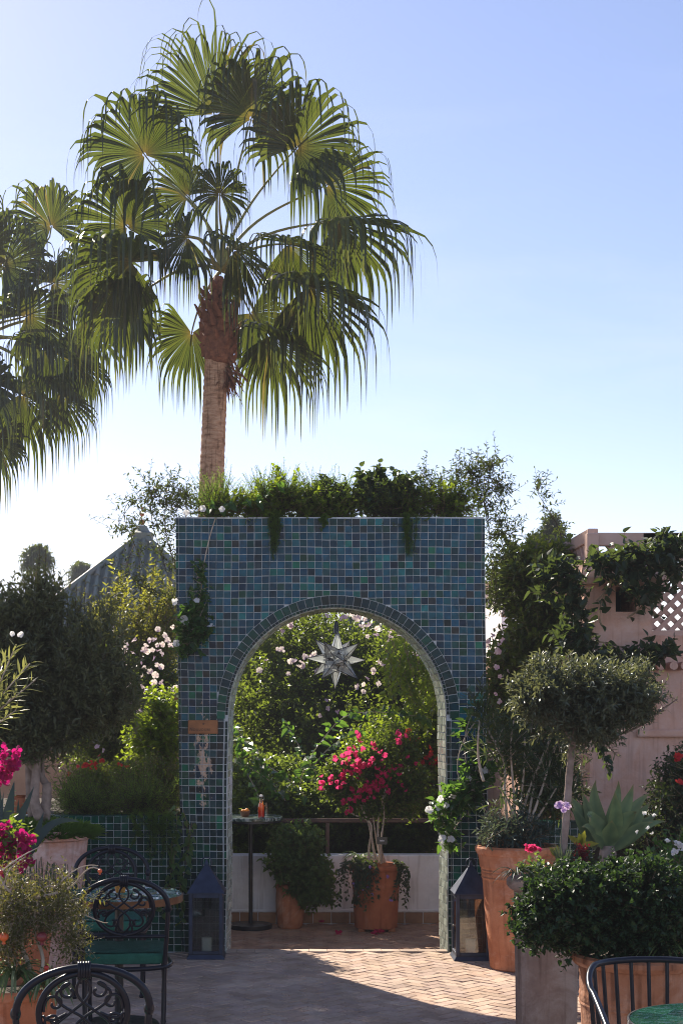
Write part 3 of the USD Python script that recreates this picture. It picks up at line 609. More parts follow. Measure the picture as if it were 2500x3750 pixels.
# ------------------------------------------------------------------ palms
def frond_material(name):
    return M(name, {'a': ('attribute', {'attribute': 'tint'}), 'p': ('principled_bsdf', {'roughness': .30, 'specular_ior_level': .6}), 'mx': ('mix', {'mix_type': 'multiply', 'fac': 1.0, 'color2': (3.5, 3.0, .9)}), 't': ('translucent_bsdf', {}), 'm': ('mix_closure', {'fac': .36})},
             [('a.color', 'p.base_color'), ('a.color', 'mx.color1'), ('mx.color', 't.color'), ('p.BSDF', 'm.closure1'), ('t.BSDF', 'm.closure2')], 'm.closure')
m_frond = frond_material('palm_frond')
m_petiole = mottled('palm_petiole', (.14, .14, .04), (.24, .21, .07), 8, .5, .1, 40)
m_ptrunk = M('palm_trunk', {'g': ('geometry', {}), 'mp': ('mapping', {'scale': (3, 3, 11)}), 'n': ('noise_texture', {'scale': 2.2, 'detail': 7, 'roughness': .65}), 'r': ('rgb_ramp', {'ramp': [(.30, (.16, .08, .045)), (.5, (.38, .22, .13)), (.7, (.50, .33, .21))]}),
    'mv': ('mapping', {'scale': (22, 22, 1.6)}), 'nv': ('noise_texture', {'scale': 1.5, 'detail': 3}), 'rv': ('rgb_ramp', {'ramp': [(.36, (.45, .4, .36)), (.46, (1, 1, 1))]}), 'mx': ('mix', {'mix_type': 'multiply', 'fac': .8}), 'b': ('bump', {'strength': .8, 'distance': .02}), 'p': ('principled_bsdf', {'roughness': .9, 'specular_ior_level': .15})},
    [('g.position', 'mp.vector'), ('mp.vector', 'n.vector'), ('n.fac', 'r.fac'), ('g.position', 'mv.vector'), ('mv.vector', 'nv.vector'), ('nv.fac', 'rv.fac'), ('r.color', 'mx.color1'), ('rv.color', 'mx.color2'), ('mx.color', 'p.base_color'), ('n.fac', 'b.height'), ('b.normal', 'p.normal')])
m_boot = mottled('palm_boot', (.09, .030, .016), (.24, .10, .05), 12, .85, .5, 60)

def fan(rng, hub, axis, normal, R, nseg=44, span=2.5, droop=1.0, fused=.5, dark=1.0):
    """one fan leaf: pleated blade fused to about half its length, the free tips hanging"""
    a = unit(axis); n = unit(np.asarray(normal, float) - a * np.dot(normal, a)); s = np.cross(n, a)
    K = 13; T = np.linspace(.02, 1, K); th = np.linspace(-span, span, nseg); dth = th[1] - th[0]
    L = 1.46 * R * (1 - .30 * (abs(th) / PI) ** 1.5) * rng.uniform(.86, 1.12, nseg)
    d0 = np.cos(th)[:, None] * a + np.sin(th)[:, None] * s - n * (.12 + .34 * np.abs(np.sin(th)))[:, None]
    dr_k = rng.random(nseg) < .04
    d0 = unit(d0); e0 = unit(-np.sin(th)[:, None] * a + np.cos(th)[:, None] * s)
    pos = np.zeros((nseg, K, 3)); pos[:, 0] = hub + d0 * (L * T[0])[:, None]
    cur = d0.copy(); dr = droop * rng.uniform(.6, 1.4, nseg); kink = np.where(dr_k, rng.uniform(.34, .44, nseg), rng.uniform(.47, .56, nseg))
    for k in range(1, K):
        g = dr * np.clip(T[k] - kink, 0, 1) * 8.0 + dr * .04
        cur = unit(cur + np.array([0, 0, -1.0]) * g[:, None] + rng.normal(0, .004 if T[k] < .42 else .035, (nseg, 3)))
        pos[:, k] = pos[:, k - 1] + cur * (L * (T[k] - T[k - 1]))[:, None]
    wf = np.where(T < fused, T, fused * np.clip(1 - (T - fused) / (1 - fused), 0, 1) ** .9 * .72 + .006)
    half = (1.46 * R * dth * .5) * wf * np.where(T < fused + .05, 1.12, 1)
    lift = np.where(np.arange(nseg) % 2, 1, 1)[:, None, None] * n * (half * .55)[None, :, None]
    Lf, Rt, Md = pos - e0[:, None] * half[None, :, None], pos + e0[:, None] * half[None, :, None], pos + lift
    V = np.stack([Lf, Md, Rt], 2).reshape(-1, 3)
    i, k = np.meshgrid(np.arange(nseg), np.arange(K - 1), indexing='ij'); b = (i * K + k) * 3; c = b + 3
    q = np.concatenate([np.stack([b, b + 1, c + 1, c], -1).reshape(-1, 4), np.stack([b + 1, b + 2, c + 2, c + 1], -1).reshape(-1, 4)])
    f = np.vstack([q[:, [0, 1, 2]], q[:, [0, 2, 3]]])
    g0, g1, tan, tip = np.array([.028, .046, .014]) * dark, np.array([.042, .060, .019]) * dark, np.array([.085, .072, .045]), np.array([.12, .11, .035])
    base = g0 + (g1 - g0) * rng.uniform(0, 1, (nseg, 1, 1)) * np.ones((1, K, 1))
    w = np.clip(1 - T / .13, 0, 1)[None, :, None]; u = np.clip((T - .78) / .22, 0, 1)[None, :, None] * rng.uniform(0, .6, (nseg, 1, 1))
    col = base * (1 - w) + tan * w; col = col * (1 - u) + tip * u
    old = rng.uniform(0, .35); col = col * (1 - old * .5) + col * np.array([1.4, 1.1, .9]) * old * .5
    col = np.where((dr_k & (rng.random(nseg) < .6))[:, None, None], np.array([.085, .080, .045]) * np.ones_like(col), col)
    return (V, f), np.repeat(col[:, :, None], 3, 2).reshape(-1, 3)
def palm(name, label, loc, trunk, r0, crown, fronds, seed, skirt=True, nseg=64, group=None, fscale=1.0):
    rng = np.random.default_rng(seed); t = thing(name, label, 'palm tree', loc, group=group)
    c = spline(trunk, 60); zz = np.linspace(0, 1, 60); rad = r0 * (1.12 - .22 * zz)
    if nseg > 30:
        c = spline(trunk, 260); zz = np.linspace(0, 1, 260); rad = r0 * (1.1 - .2 * zz) * (1 + .022 * np.sin(np.arange(260) * 1.9) + rng.normal(0, .010, 260))
    part(t, 'trunk', tube(c, rad, 24 if nseg > 30 else 10), m_ptrunk, True, world=True)
    if skirt:      # cut leaf bases round the neck
        top = np.asarray(trunk[-1]); bm = [tube([top - [0, 0, .42], top - [0, 0, .34], top - [0, 0, .15], top + [0, 0, .05], top + [0, 0, .35], top + [0, 0, .75]], [r0 * .9, r0 * 1.12, r0 * 1.3, r0 * 1.2, r0 * .9, r0 * .35], 18)]
        part(t, 'neck', bm[0], m_boot, True, world=True)
        for k in range(64):
            an, z = k * 2.4, -.40 + .95 * (k / 64) ** .9; rr = r0 * (1.12 + .28 * math.sin((z + .40) / .95 * PI)); d = np.array([math.cos(an), math.sin(an), 0]); tg = np.array([-d[1], d[0], 0])
            p = top + d * rr * .95 + [0, 0, z]; w, ln, hh = r0 * .40, r0 * rng.uniform(.7, 1.3), r0 * rng.uniform(.05, .55)
            tip = p + d * hh + np.array([0, 0, ln]) + tg * rng.normal(0, .1) * r0
            v = np.array([p - tg * w - d * .05, p + tg * w - d * .05, p + d * r0 * .18, tip - tg * w * .35, tip + tg * w * .3, tip + d * .02])
            part(t, 'leaf_base', (v, np.array([[0, 2, 5], [0, 5, 3], [2, 1, 4], [2, 4, 5], [0, 3, 4], [0, 4, 1], [0, 1, 2], [3, 5, 4]])), m_boot, world=True)
    C = np.asarray(crown, float)
    for fr in fronds:
        hub, ax, nm, R, dp, span = fr[:6]; R = R * fscale * .87; dark = fr[6] if len(fr) > 6 else 1.0
        m, col = fan(rng, np.asarray(hub), ax, nm, R, nseg, span, dp, .50 + rng.uniform(-.03, .05), dark)
        fp = part(t, 'frond', m, m_frond, True, col, world=True)
        mid = C * .5 + np.asarray(hub) * .5 + [0, 0, .12 * np.linalg.norm(np.asarray(hub) - C)]
        part(fp, 'petiole', tube(spline([C, mid, hub, np.asarray(hub) + unit(ax) * R * .2], 14), np.linspace(r0 * .16, r0 * .045, 14), 6), m_petiole, True, world=True)
    return t
YP = 20.0
def fr(x, y, dy, ang, R, tilt=0.0, lean=0.0, droop=1.0, span=2.5, Y=YP, dark=1.0):
    """hub at pixel x,y; blade axis at ang in the picture, leaning lean towards the viewer; tilt turns the face from the viewer (0) to the sky (90)"""
    a, l, t = math.radians(ang), math.radians(lean), math.radians(tilt)
    ax = np.array([math.cos(a) * math.cos(l), -math.sin(l), math.sin(a) * math.cos(l)])
    nm = np.array([.15 * math.cos(a), math.cos(t), math.sin(t) + .05])
    return (Q(x, y, Y + dy), ax, nm, R, droop, span, dark)
main_fronds = [
    fr(492, 262, .3, 103, 1.42, 10, 0, .7, 1.5), fr(577, 272, .0, 72, 1.16, 0, 5, 1.1, 2.5), fr(332, 355, .2, 122, 1.22, 8, 5, 1.2, 2.45), fr(680, 340, -.2, 46, 1.22, 12, 5, 1.2, 2.5),
    fr(505, 445, -.9, 82, .66, 20, 25, 2.0, 2.5), fr(748, 425, .3, 28, 1.12, 45, 0, 1.0, 2.2), fr(775, 508, .1, 6, 1.42, 72, 0, 1.25, 2.3), fr(660, 560, -.3, -8, 1.12, 62, 10, 1.3, 2.3),
    fr(540, 572, -1.1, -22, .92, 50, 25, 1.4, 2.0, dark=.85), fr(708, 658, -.2, -10, 1.40, 60, 5, 1.25, 2.4), fr(622, 770, .4, -18, 1.22, 58, 0, 1.25, 2.4), fr(440, 765, .9, -100, .95, 20, -5, .8, 2.3),
    fr(292, 520, .1, 118, 1.05, 10, 5, 1.3, 2.5), fr(300, 600, -.4, 168, 1.25, 45, 5, 1.3, 2.5), fr(285, 690, .2, 195, 1.0, 40, 5, 1.1, 2.5), fr(430, 545, -.8, 215, .8, 35, 20, 1.5, 2.0, dark=.8),
    fr(575, 720, .8, -62, .85, 25, -5, .8, 2.0),
    fr(430, 450, .9, 130, .9, 30, -20, 1.2, 2.3)]
pb = Q(484, 1330, YP); tr = [np.array([pb[0] + .02, YP, -.4]), np.array([pb[0], YP, 1.4]), Q(486, 1100, YP), Q(492, 950, YP), Q(497, 840, YP), Q(502, 765, YP)]
main_palm = palm('fan_palm', 'tall fan palm standing behind the arch, its bare trunk rising above the tiles', (tr[0][0], YP, -.4), tr, .172, Q(508, 620, YP), main_fronds, 21)
# a hanging tuft of old fibre on the trunk
rg = np.random.default_rng(8); hq = Q(522, 850, YP - .05); a_ = hq + rg.normal(0, .05, (60, 3)) * [1, .6, 2]
part(main_palm, 'dead_tuft', leaves(a_, rg.normal(0, .4, (60, 3)) + [.5, -.1, -.8], rg.normal(0, 1, (60, 3)), .26, .035, 'long', .3), m_boot, world=True)
YL = 32.0
left_fronds = [fr(8, 610, -.3, 62, 1.0, 5, 5, 1.2, 2.6, YL), fr(118, 520, .2, 108, .9, 20, 0, 1.3, 2.5, YL), fr(60, 725, -.3, 25, .95, 40, 10, 1.2, 2.5, YL, .85), fr(105, 800, -.1, -12, .95, 50, 5, 1.25, 2.5, YL),
    fr(50, 905, .1, -18, 1.05, 45, 5, 1.1, 2.5, YL), fr(140, 905, .3, -28, .85, 45, 0, 1.1, 2.4, YL), fr(195, 610, .0, 12, .95, 45, 0, 1.2, 2.5, YL), fr(-60, 560, 0, 110, 1.0, 10, 0, .8, 2.6, YL),
    fr(200, 740, .3, -20, .9, 45, 0, 1.2, 2.4, YL), fr(-10, 1010, .2, -80, .8, 20, 0, .8, 2.2, YL), fr(-110, 700, 0, 170, 1.0, 40, 0, 1.0, 2.5, YL), fr(-130, 850, 0, 200, 1.0, 40, 0, 1.0, 2.5, YL), fr(-20, 880, -.3, -60, .9, 30, 10, 1.0, 2.3, YL, .85), fr(120, 650, -.5, 20, .9, 45, 15, 1.2, 2.3, YL, .85), fr(180, 820, .2, -35, .85, 45, 0, 1.1, 2.3, YL)]
lt = [np.array([Q(-75, 1500, YL)[0], YL, -.4]), Q(-72, 1300, YL), Q(-66, 1000, YL), Q(-60, 860, YL)]
palm('fan_palm', 'fan palm whose fronds reach in from the left edge, its trunk outside the picture', (lt[0][0], YL, -.4), lt, .27, Q(-58, 790, YL), left_fronds, 22, fscale=1.58)
def far_palm(label, x, y, Y, R, seed, base=-.4):
    rng = np.random.default_rng(seed); c = Q(x, y, Y); fs = []
    for k in range(34):
        a = k * 2.4; el = math.radians(-45 + 120 * (k + .5) / 34); d = np.array([math.cos(a) * math.cos(el), math.sin(a) * math.cos(el), math.sin(el)])
        nm = np.cross(d, [math.sin(a), -math.cos(a), 0]) + rng.normal(0, .3, 3); fs.append((c + d * R * .5, d, nm, R * .62, .9, 2.4))
    palm('far_fan_palm', label, (c[0], Y, base), [np.array([c[0], Y, base]), np.array([c[0] + .1, Y, c[2] * .5]), c - [0, 0, .3]], .12, c, fs, seed, False, 20)
far_palm('distant hazy fan palm, the taller one at the far left skyline', 84, 1290, 62, .82, 31)
far_palm('distant hazy fan palm low beside the green pavilion roof', 187, 1325, 75, .85, 32)
far_palm('distant pale palm glimpsed between the arch and the climber on the right', 1133, 1405, 60, .75, 33)

# far conifers and hills of trees
m_con = leafmat('conifer', (.030, .045, .022), (.055, .075, .035), .25)
m_farleaf = leafmat('far_foliage', (.030, .048, .018), (.075, .10, .035), .35)
def tree(name, label, cat, loc, trunk_r, crowns, mat, twmat, group=None):
    """crowns: list of (leaf mesh, twig mesh) in world coordinates; trunk from loc up to the crowns"""
    t = thing(name, label, cat, loc, group=group)
    part(t, 'crown', join([c[0] for c in crowns]), mat, world=True)
    part(t, 'twigs', join([c[1] for c in crowns]), twmat, world=True)
    return t
rng = np.random.default_rng(40)
for lab, x, y, h, w in (('dark conifer top above the pink house, the taller one', 1284, 1222, 2.0, .55), ('dark conifer top above the pink house, the lower one', 1222, 1266, 1.3, .5), ):
    Yc = 38; top = Q(x, y, Yc); cr = []
    for k in range(6):
        z = top[2] - h * .25 * k; cr.append(shrub(rng, (top[0] + rng.normal(0, .15), Yc, z), (w * (.45 + .16 * k), w * (.45 + .16 * k), .4), 320, .35, 9, .16, .05, 'diamond', .5, .2, gap=.30))
    t = tree('conifer', lab, 'tree', (top[0], Yc, -.4), .2, cr, m_con, m_twig_dark)
    part(t, 'trunk', tube([(top[0], Yc, -.4), (top[0], Yc, top[2])], [.22, .04], 8), m_bark, True, world=True)
# ------------------------------------------------------------------ plants behind the arch and beds
m_hedge = leafmat('hedge_leaf', (.042, .072, .018), (.10, .15, .034), .50, .35)
m_trump = leafmat('trumpet_vine_leaf', (.032, .055, .014), (.085, .125, .024), .52, .4)
m_olive = leafmat('olive_leaf', (.075, .095, .052), (.16, .175, .115), .3, .42)
m_olive2 = leafmat('olive_leaf_silver', (.060, .080, .056), (.14, .165, .125), .2, .42)
m_yellow = leafmat('yellow_green_leaf', (.075, .095, .022), (.15, .165, .038), .5, .5)
m_bright = leafmat('bright_leaf', (.060, .10, .014), (.13, .19, .025), .55, .35)
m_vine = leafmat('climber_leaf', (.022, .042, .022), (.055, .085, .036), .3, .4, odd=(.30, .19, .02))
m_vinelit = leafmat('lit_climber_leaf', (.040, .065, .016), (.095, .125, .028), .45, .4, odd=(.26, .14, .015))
m_fern = leafmat('fern_leaf', (.045, .09, .018), (.11, .19, .038), .55, .5)
m_heart = leafmat('heart_leaf', (.030, .075, .026), (.075, .16, .035), .42, .35)
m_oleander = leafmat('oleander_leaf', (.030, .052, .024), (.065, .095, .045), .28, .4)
m_box = leafmat('glossy_round_leaf', (.016, .040, .016), (.042, .088, .032), .18, .48, spec=.28)
m_gera = leafmat('geranium_leaf', (.065, .12, .040), (.13, .20, .065), .4, .5)
m_jas = leafmat('jasmine_leaf', (.022, .036, .014), (.050, .072, .024), .35, .4)
m_bougleaf = leafmat('bougainvillea_leaf', (.040, .080, .016), (.10, .15, .028), .45, .4)
m_spider = leafmat('striped_leaf', (.05, .10, .035), (.22, .25, .14), .35, .45)
m_blue = leafmat('blue_green_leaf', (.045, .075, .065), (.080, .115, .10), .2, .5)
m_pom = leafmat('pomegranate_leaf', (.055, .068, .020), (.11, .115, .035), .35, .45, odd=(.24, .13, .02))
m_mag = leafmat('magenta_bract', (.52, .012, .10), (.82, .07, .28), .5, .7, tcol=(.95, .09, .28), odd=(.66, .24, .32))
m_mag2 = leafmat('deep_magenta_bract', (.34, .004, .10), (.56, .015, .20), .4, .7, tcol=(.75, .02, .25))
m_red = leafmat('red_petal', (.50, .015, .03), (.65, .05, .05), .35, .6)
m_ppink = leafmat('pale_pink_petal', (.60, .36, .48), (.78, .56, .66), .4, .6)
m_wpetal = leafmat('white_petal', (.70, .69, .68), (.82, .81, .80), .35, .6)
m_violet = leafmat('violet_petal', (.30, .16, .55), (.45, .28, .68), .35, .6)
def plant(name, label, cat, loc, parts, group=None, pcat=None):
    t = thing(name, label, cat, loc, group=group)
    for nm, m, mt in parts:
        if isinstance(m, list):
            for q in m: part(t, nm, q, mt, world=True)
        else: part(t, nm, m, mt, world=True, kind='stuff')
    return t
def bush(rng, c, r, n, tl, per, L, W, **k): return shrub(rng, c, r, n, tl, per, L, W, **k)
def both(ms): return join([m[0] for m in ms]), join([m[1] for m in ms])
def box_px(xa, ya, xb, yb, Y, dy):     # ellipsoid filling a pixel box of the 1568-wide picture
    a, b = Q(xa, ya, Y), Q(xb, yb, Y); return (a + b) / 2, np.array([abs(b[0] - a[0]) / 2, dy, abs(b[2] - a[2]) / 2])

# the big trumpet vine beyond the parapet
rng = np.random.default_rng(50)
ms = []
for bxp, Y, dy, n in (((430, 1425, 1100, 1800), 20.8, 1.0, 3200), ((500, 1440, 780, 1800), 19, 1.3, 1500), ((720, 1450, 1040, 1820), 19.5, 1.3, 1500), ((560, 1405, 860, 1560), 20, 1.0, 900), ((880, 1430, 1080, 1640), 18.5, .9, 700), ((480, 1600, 1060, 1880), 18, 1.0, 1600)):
    c, r = box_px(*bxp, Y, dy); ms.append(bush(rng, c, r, int(n * .75), .5, 13, .085, .044, kind='diamond', gap=.38, gf=4, rough=.5))
L_, T_ = both(ms)
pts = []
for x, y, n in ((575, 1432, 5), (625, 1440, 6), (655, 1418, 5), (690, 1510, 5), (742, 1530, 2), (905, 1440, 6), (880, 1455, 4), (850, 1545, 3), (795, 1405, 5), (830, 1410, 4), (940, 1475, 3), (640, 1520, 2), (560, 1490, 3), (980, 1500, 2), (742, 1635, 2), (825, 1577, 2), (960, 1655, 2), (1000, 1590, 2)):
    pts.append(gauss_pts(rng, Q(x, y, 17.3), (.22, .15, .14), n * 2))
pts = np.vstack(pts)
plant('trumpet_vine', 'large pale pink flowering trumpet vine filling the back of the arch behind the star lantern', 'shrub', Q(766, 1900, 19), [('foliage', L_, m_trump), ('twigs', T_, m_twig_dark), ('flowers', blossoms(rng, pts, .036, 5, .15, jit=.8), m_ppink)])
# red-brown wall deep in its shade
single("garden_wall", bx(-.95, 4, 21.6, 21.8, -.4, 2.3), mottled('ochre_wall', (.30, .13, .06), (.40, .19, .10), 3, .95), 'ochre garden wall in shade behind the trumpet vine', 'wall')

# hedge behind the parapet, below and above the rail
rng = np.random.default_rng(51); ms = []
for bxp, Y, dy, n in (((500, 1790, 760, 1990), 14.4, .45, 1500), ((700, 1800, 1040, 1990), 14.4, .45, 1700), ((510, 1740, 720, 1880), 15.0, .5, 900), ((660, 1770, 860, 1900), 14.8, .5, 800)):
    c, r = box_px(*bxp, Y, dy); ms.append(bush(rng, c, r, n, .24, 9, .062, .040, kind='long', gap=.34, gf=4, rough=.35, up=.5))
L_, T_ = both(ms)
plant('hedge', 'dark green leafy hedge right behind the white parapet and hand rail', 'hedge', Q(766, 1990, 14.4), [('foliage', L_, m_hedge), ('twigs', T_, m_twig_dark)])
rng = np.random.default_rng(52); ms = []
for bxp, Y, dy, n in (((800, 1640, 1040, 1860), 14.9, .5, 1000), ((930, 1560, 1060, 1760), 15.2, .4, 500), ((880, 1740, 1040, 1900), 14.6, .4, 600)):
    c, r = box_px(*bxp, Y, dy); ms.append(bush(rng, c, r, n, .3, 10, .062, .036, kind='long', gap=.36, gf=4, rough=.4))
L_, T_ = both(ms)
pts = np.vstack([gauss_pts(rng, Q(x, y, 14.4), (.10, .1, .08), n) for x, y, n in ((945, 1690, 5), (1000, 1800, 9), (945, 1770, 4), (985, 1725, 4), (905, 1750, 3), (960, 1845, 3), (990, 1760, 5))])
plant('sunlit_shrub', 'sunlit yellow-green shrub with small red flowers at the right inside the arch', 'shrub', Q(950, 1990, 14.9), [('foliage', L_, m_bright), ('twigs', T_, m_twig), ('flowers', blossoms(rng, pts, .04), m_red)])
# hanging creeper at the right inside the arch
rng = np.random.default_rng(53); vs = []
for k in range(26):
    x = rng.uniform(885, 1000); y0, y1 = 1440 + rng.uniform(-10, 60) + (1000 - x) * .1, rng.uniform(1560, 1700); Y = 13.9 + rng.uniform(-.2, .3); n = 9
    p = [Q(x + 7 * math.sin(i * 1.3 + k) + i * 1.0, y0 + (y1 - y0) * i / n, Y + .05 * math.sin(i + k)) for i in range(n + 1)]
    vs.append(vine(rng, p, .028, .075, .034, 'long', .5, .003, .55))
plant('hanging_creeper', 'hanging strands of leafy creeper at the right side inside the arch, beside the star lantern', 'climber', Q(945, 1700, 13.9), [('strands', both(vs)[0], m_bright), ('stems', both(vs)[1], m_twig)])
rng = np.random.default_rng(54); vs = []
canes = [[(690, 1800), (712, 1740), (748, 1690), (790, 1648), (850, 1636), (920, 1640), (985, 1652)], [(640, 1830), (610, 1780), (575, 1720), (548, 1680), (533, 1660)], [(655, 1840), (625, 1800), (570, 1762), (545, 1750)], [(740, 1800), (715, 1760), (690, 1720), (668, 1680), (655, 1655)], [(700, 1830), (660, 1790), (600, 1750), (540, 1690)],
         [(720, 1760), (760, 1715), (800, 1690), (830, 1680)], [(600, 1850), (580, 1800), (545, 1730), (535, 1695)]]
for k, cpts in enumerate(canes):
    p = spline([Q(x, y, 13.75 + .1 * math.sin(i + k)) for i, (x, y) in enumerate(cpts)], 30); vs.append(vine(rng, p, .026, .10, .066, 'heart', .25, .005, .45))
plant('arching_cane', 'long arching bougainvillea canes with sparse sunlit leaves crossing the dark middle of the arch', 'climber', Q(690, 1900, 13.75), [('leaves', both(vs)[0], m_heart), ('canes', both(vs)[1], m_pale_twig)])

# the tree beyond the left edge whose shade covers the near terrace
rng = np.random.default_rng(49)
ms = [shrub(rng, (-5.55, 16.2, 6.0), (1.95, 1.5, 1.7), 2300, .6, 10, .19, .11, 'long', gap=.12, gf=4, rough=.25, shell=.1), shrub(rng, (-6.9, 16.6, 6.2), (1.6, 1.5, 1.7), 900, .6, 10, .20, .11, 'long', gap=.12, gf=4, rough=.3, shell=.1), shrub(rng, (-4.95, 15.4, 4.9), (1.35, 1.2, 1.0), 1100, .5, 10, .18, .10, 'long', gap=.12, gf=4, rough=.2, shell=.1)]
L_, T_ = both(ms)
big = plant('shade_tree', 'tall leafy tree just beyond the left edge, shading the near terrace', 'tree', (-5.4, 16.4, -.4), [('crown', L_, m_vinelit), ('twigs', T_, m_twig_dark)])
part(big, 'trunk', tube(spline([(-5.4, 16.4, -.4), (-5.3, 16.4, 1.8), (-5.5, 16.3, 3.6), (-5.4, 16.2, 5.6)], 20), np.linspace(.2, .09, 20), 12), m_bark, True, world=True)
for q in ((-4.5, 15.6, 5.2), (-6.7, 16.5, 6.0), (-5.0, 16.3, 7.0)): part(big, 'limb', tube(spline([(-5.45, 16.3, 3.4), ((-5.45 + q[0]) / 2, 16.2, 4.4), q], 10), np.linspace(.09, .03, 10), 8), m_bark, True, world=True)
# left bed behind the low wall
SUN_GAPS[:] = [(-.22, YW - .3, .9)]
rng = np.random.default_rng(55)
ms = [bush(rng, *box_px(xa, ya, xb, yb, Y, dy), n, .55, 14, .075, .026, kind='long', up=1.3, gap=.34, gf=4, rough=.6) for (xa, ya, xb, yb, Y, dy, n) in ((215, 1350, 330, 1560, 16, .4, 270), (290, 1340, 410, 1560, 16, .4, 240), (180, 1450, 400, 1620, 16.3, .4, 500))]
for x, y in ((285, 1290), (350, 1282), (320, 1340), (245, 1345), (385, 1330), (265, 1320), (400, 1360)):       # upright shoots
    p0 = Q(x - 10, y + 130, 16); p1 = Q(x + 6, y, 16); ms.append((twig_leaves(rng, p0[None] + rng.normal(0, .04, (4, 3)), unit((p1 - p0)[None] + rng.normal(0, .06, (4, 3))), np.linalg.norm(p1 - p0) * np.array([1, .9, .8, .7]), 34, .10, .032, 'long', 1.0, .2), sticks(p0[None], p1[None], .008, .003)))
L_, T_ = both(ms)
plant('yellow_shrub', 'tall yellow-green shrub with upright shoots in front of the pavilion roof', 'shrub', Q(310, 1800, 16), [('foliage', L_, m_yellow), ('twigs', T_, m_twig)])
rng = np.random.default_rng(56)
ms = [bush(rng, *box_px(xa, ya, xb, yb, Y, dy), n, .4, 12, .06, .034, gap=.34, gf=4, rough=.5) for (xa, ya, xb, yb, Y, dy, n) in ((220, 1450, 392, 1640, 15.2, .4, 1000), (290, 1560, 392, 1720, 14.8, .3, 560), (150, 1540, 330, 1780, 15, .6, 900))]
pts = np.vstack([gauss_pts(rng, Q(x, y, 14.2), (.16, .1, .10), n) for x, y, n in ((405, 1450, 6), (350, 1470, 5), (375, 1475, 5), (285, 1490, 5), (250, 1500, 5), (345, 1530, 6), (285, 1530, 4), (405, 1580, 5), (365, 1590, 5), (310, 1580, 3), (395, 1560, 3), (312, 1640, 2), (243, 1600, 2), (228, 1720, 2), (350, 1500, 5), (270, 1460, 4))])
L_, T_ = both(ms)
plant('pink_flowering_shrub', 'loose shrub dotted with pale pink flowers left of the arch, behind the olive', 'shrub', Q(320, 1850, 15), [('foliage', L_, m_trump), ('twigs', T_, m_twig_dark), ('flowers', blossoms(rng, pts, .032, 5, .15, jit=.8), m_ppink)])
SUN_GAPS[:] = []
rng = np.random.default_rng(57)
ms = [bush(rng, *box_px(xa, ya, xb, yb, Y, dy), n, .26, 9, .07, .036, kind='long', gap=.37, gf=4, rough=.5) for (xa, ya, xb, yb, Y, dy, n) in ((325, 1600, 416, 1800, 12.2, .25, 420), (300, 1650, 380, 1760, 12.4, .2, 200))]
L_, T_ = both(ms)
plant('lit_climber', 'bright sunlit climber against the left edge of the arch, above the low wall', 'climber', Q(380, 1850, 12.2), [('foliage', L_, m_bright), ('twigs', T_, m_twig)])
rng = np.random.default_rng(58)
ms = [bush(rng, *box_px(xa, ya, xb, yb, Y, dy), n, .2, 10, .045, .024, gap=.34, gf=4, rough=.4) for (xa, ya, xb, yb, Y, dy, n) in ((140, 1760, 300, 1880, 12, .3, 700), (260, 1750, 420, 1880, 11.8, .3, 750))]
pts = np.vstack([gauss_pts(rng, Q(x, y, 11.6), (.05, .05, .03), n) for x, y, n in ((205, 1755, 7), (230, 1745, 6), (190, 1765, 5), (285, 1755, 4), (215, 1762, 5), (160, 1775, 2))])
L_, T_ = both(ms)
plant('lantana', 'low lantana bush with clusters of small red flowers in the bed behind the low wall', 'shrub', Q(280, 1880, 12), [('foliage', L_, m_vinelit), ('twigs', T_, m_twig), ('flowers', blossoms(rng, pts, .018, 4), m_red)])
def fern(rng, bxs, n):
    ms = [bush(rng, *box_px(xa, ya, xb, yb, Y, dy), int(k * .50), .27, 30, .026, .0052, kind='diamond', gap=.38, gf=5, rough=.7, up=.5, spread=.9, shell=.2) for (xa, ya, xb, yb, Y, dy, k) in bxs]
    return both(ms)
def tails(rng, tl, w=.018):     # hanging feathery tails
    out = []
    for (x0, y0, x1, y1, Y) in tl:
        p = spline([Q(x0, y0, Y), Q((x0 + x1) / 2 + rng.normal(0, 4), (y0 + y1) / 2, Y - .02), Q(x1, y1, Y)], 10)
        a = p[:-1]; d = unit(p[1:] - p[:-1]); ln = np.linalg.norm(p[1:] - p[:-1], axis=1)
        for s in range(3): out.append((twig_leaves(rng, a + rng.normal(0, .008, a.shape), unit(d + rng.normal(0, .5, d.shape)), ln * 1.2, 16, w, .004, 'diamond', 1.0, .1), sticks(a, a + d * ln[:, None], .002, .002)))
    return both(out)
rng = np.random.default_rng(59)
A = fern(rng, [(110, 1790, 260, 1890, 11.1, .2, 480), (230, 1780, 410, 1890, 11.0, .18, 560)], 0); B = tails(rng, [(rng.uniform(300, 400), 1868, rng.uniform(295, 410), rng.uniform(1900, 1985), 10.66) for k in range(16)])
plant('asparagus_fern', 'feathery asparagus fern spilling over the low green wall left of the arch', 'fern', Q(280, 1890, 11), [('fronds', join([A[0], B[0]]), m_fern), ('stems', join([A[1], B[1]]), m_twig_dark)])
rng = np.random.default_rng(60); vs = []
for (x0, y0, x1, y1) in ((405, 1850, 385, 2060), (440, 1890, 400, 2080), (420, 1860, 430, 1960), (395, 1930, 372, 2100), (405, 2000, 415, 2120)):
    p = spline([Q(x0, y0, 10.69), Q((x0 + x1) / 2 + 8, (y0 + y1) / 2, 10.68), Q(x1, y1, 10.69)], 12); vs.append(vine(rng, p, .03, .06, .045, 'heart', .5, .002, .5))
plant('wall_creeper', 'thin dark creeper trailing down the low green wall beside the tall lantern', 'climber', Q(405, 1850, 10.69), [('leaves', both(vs)[0], m_gera), ('stems', both(vs)[1], m_twig)])
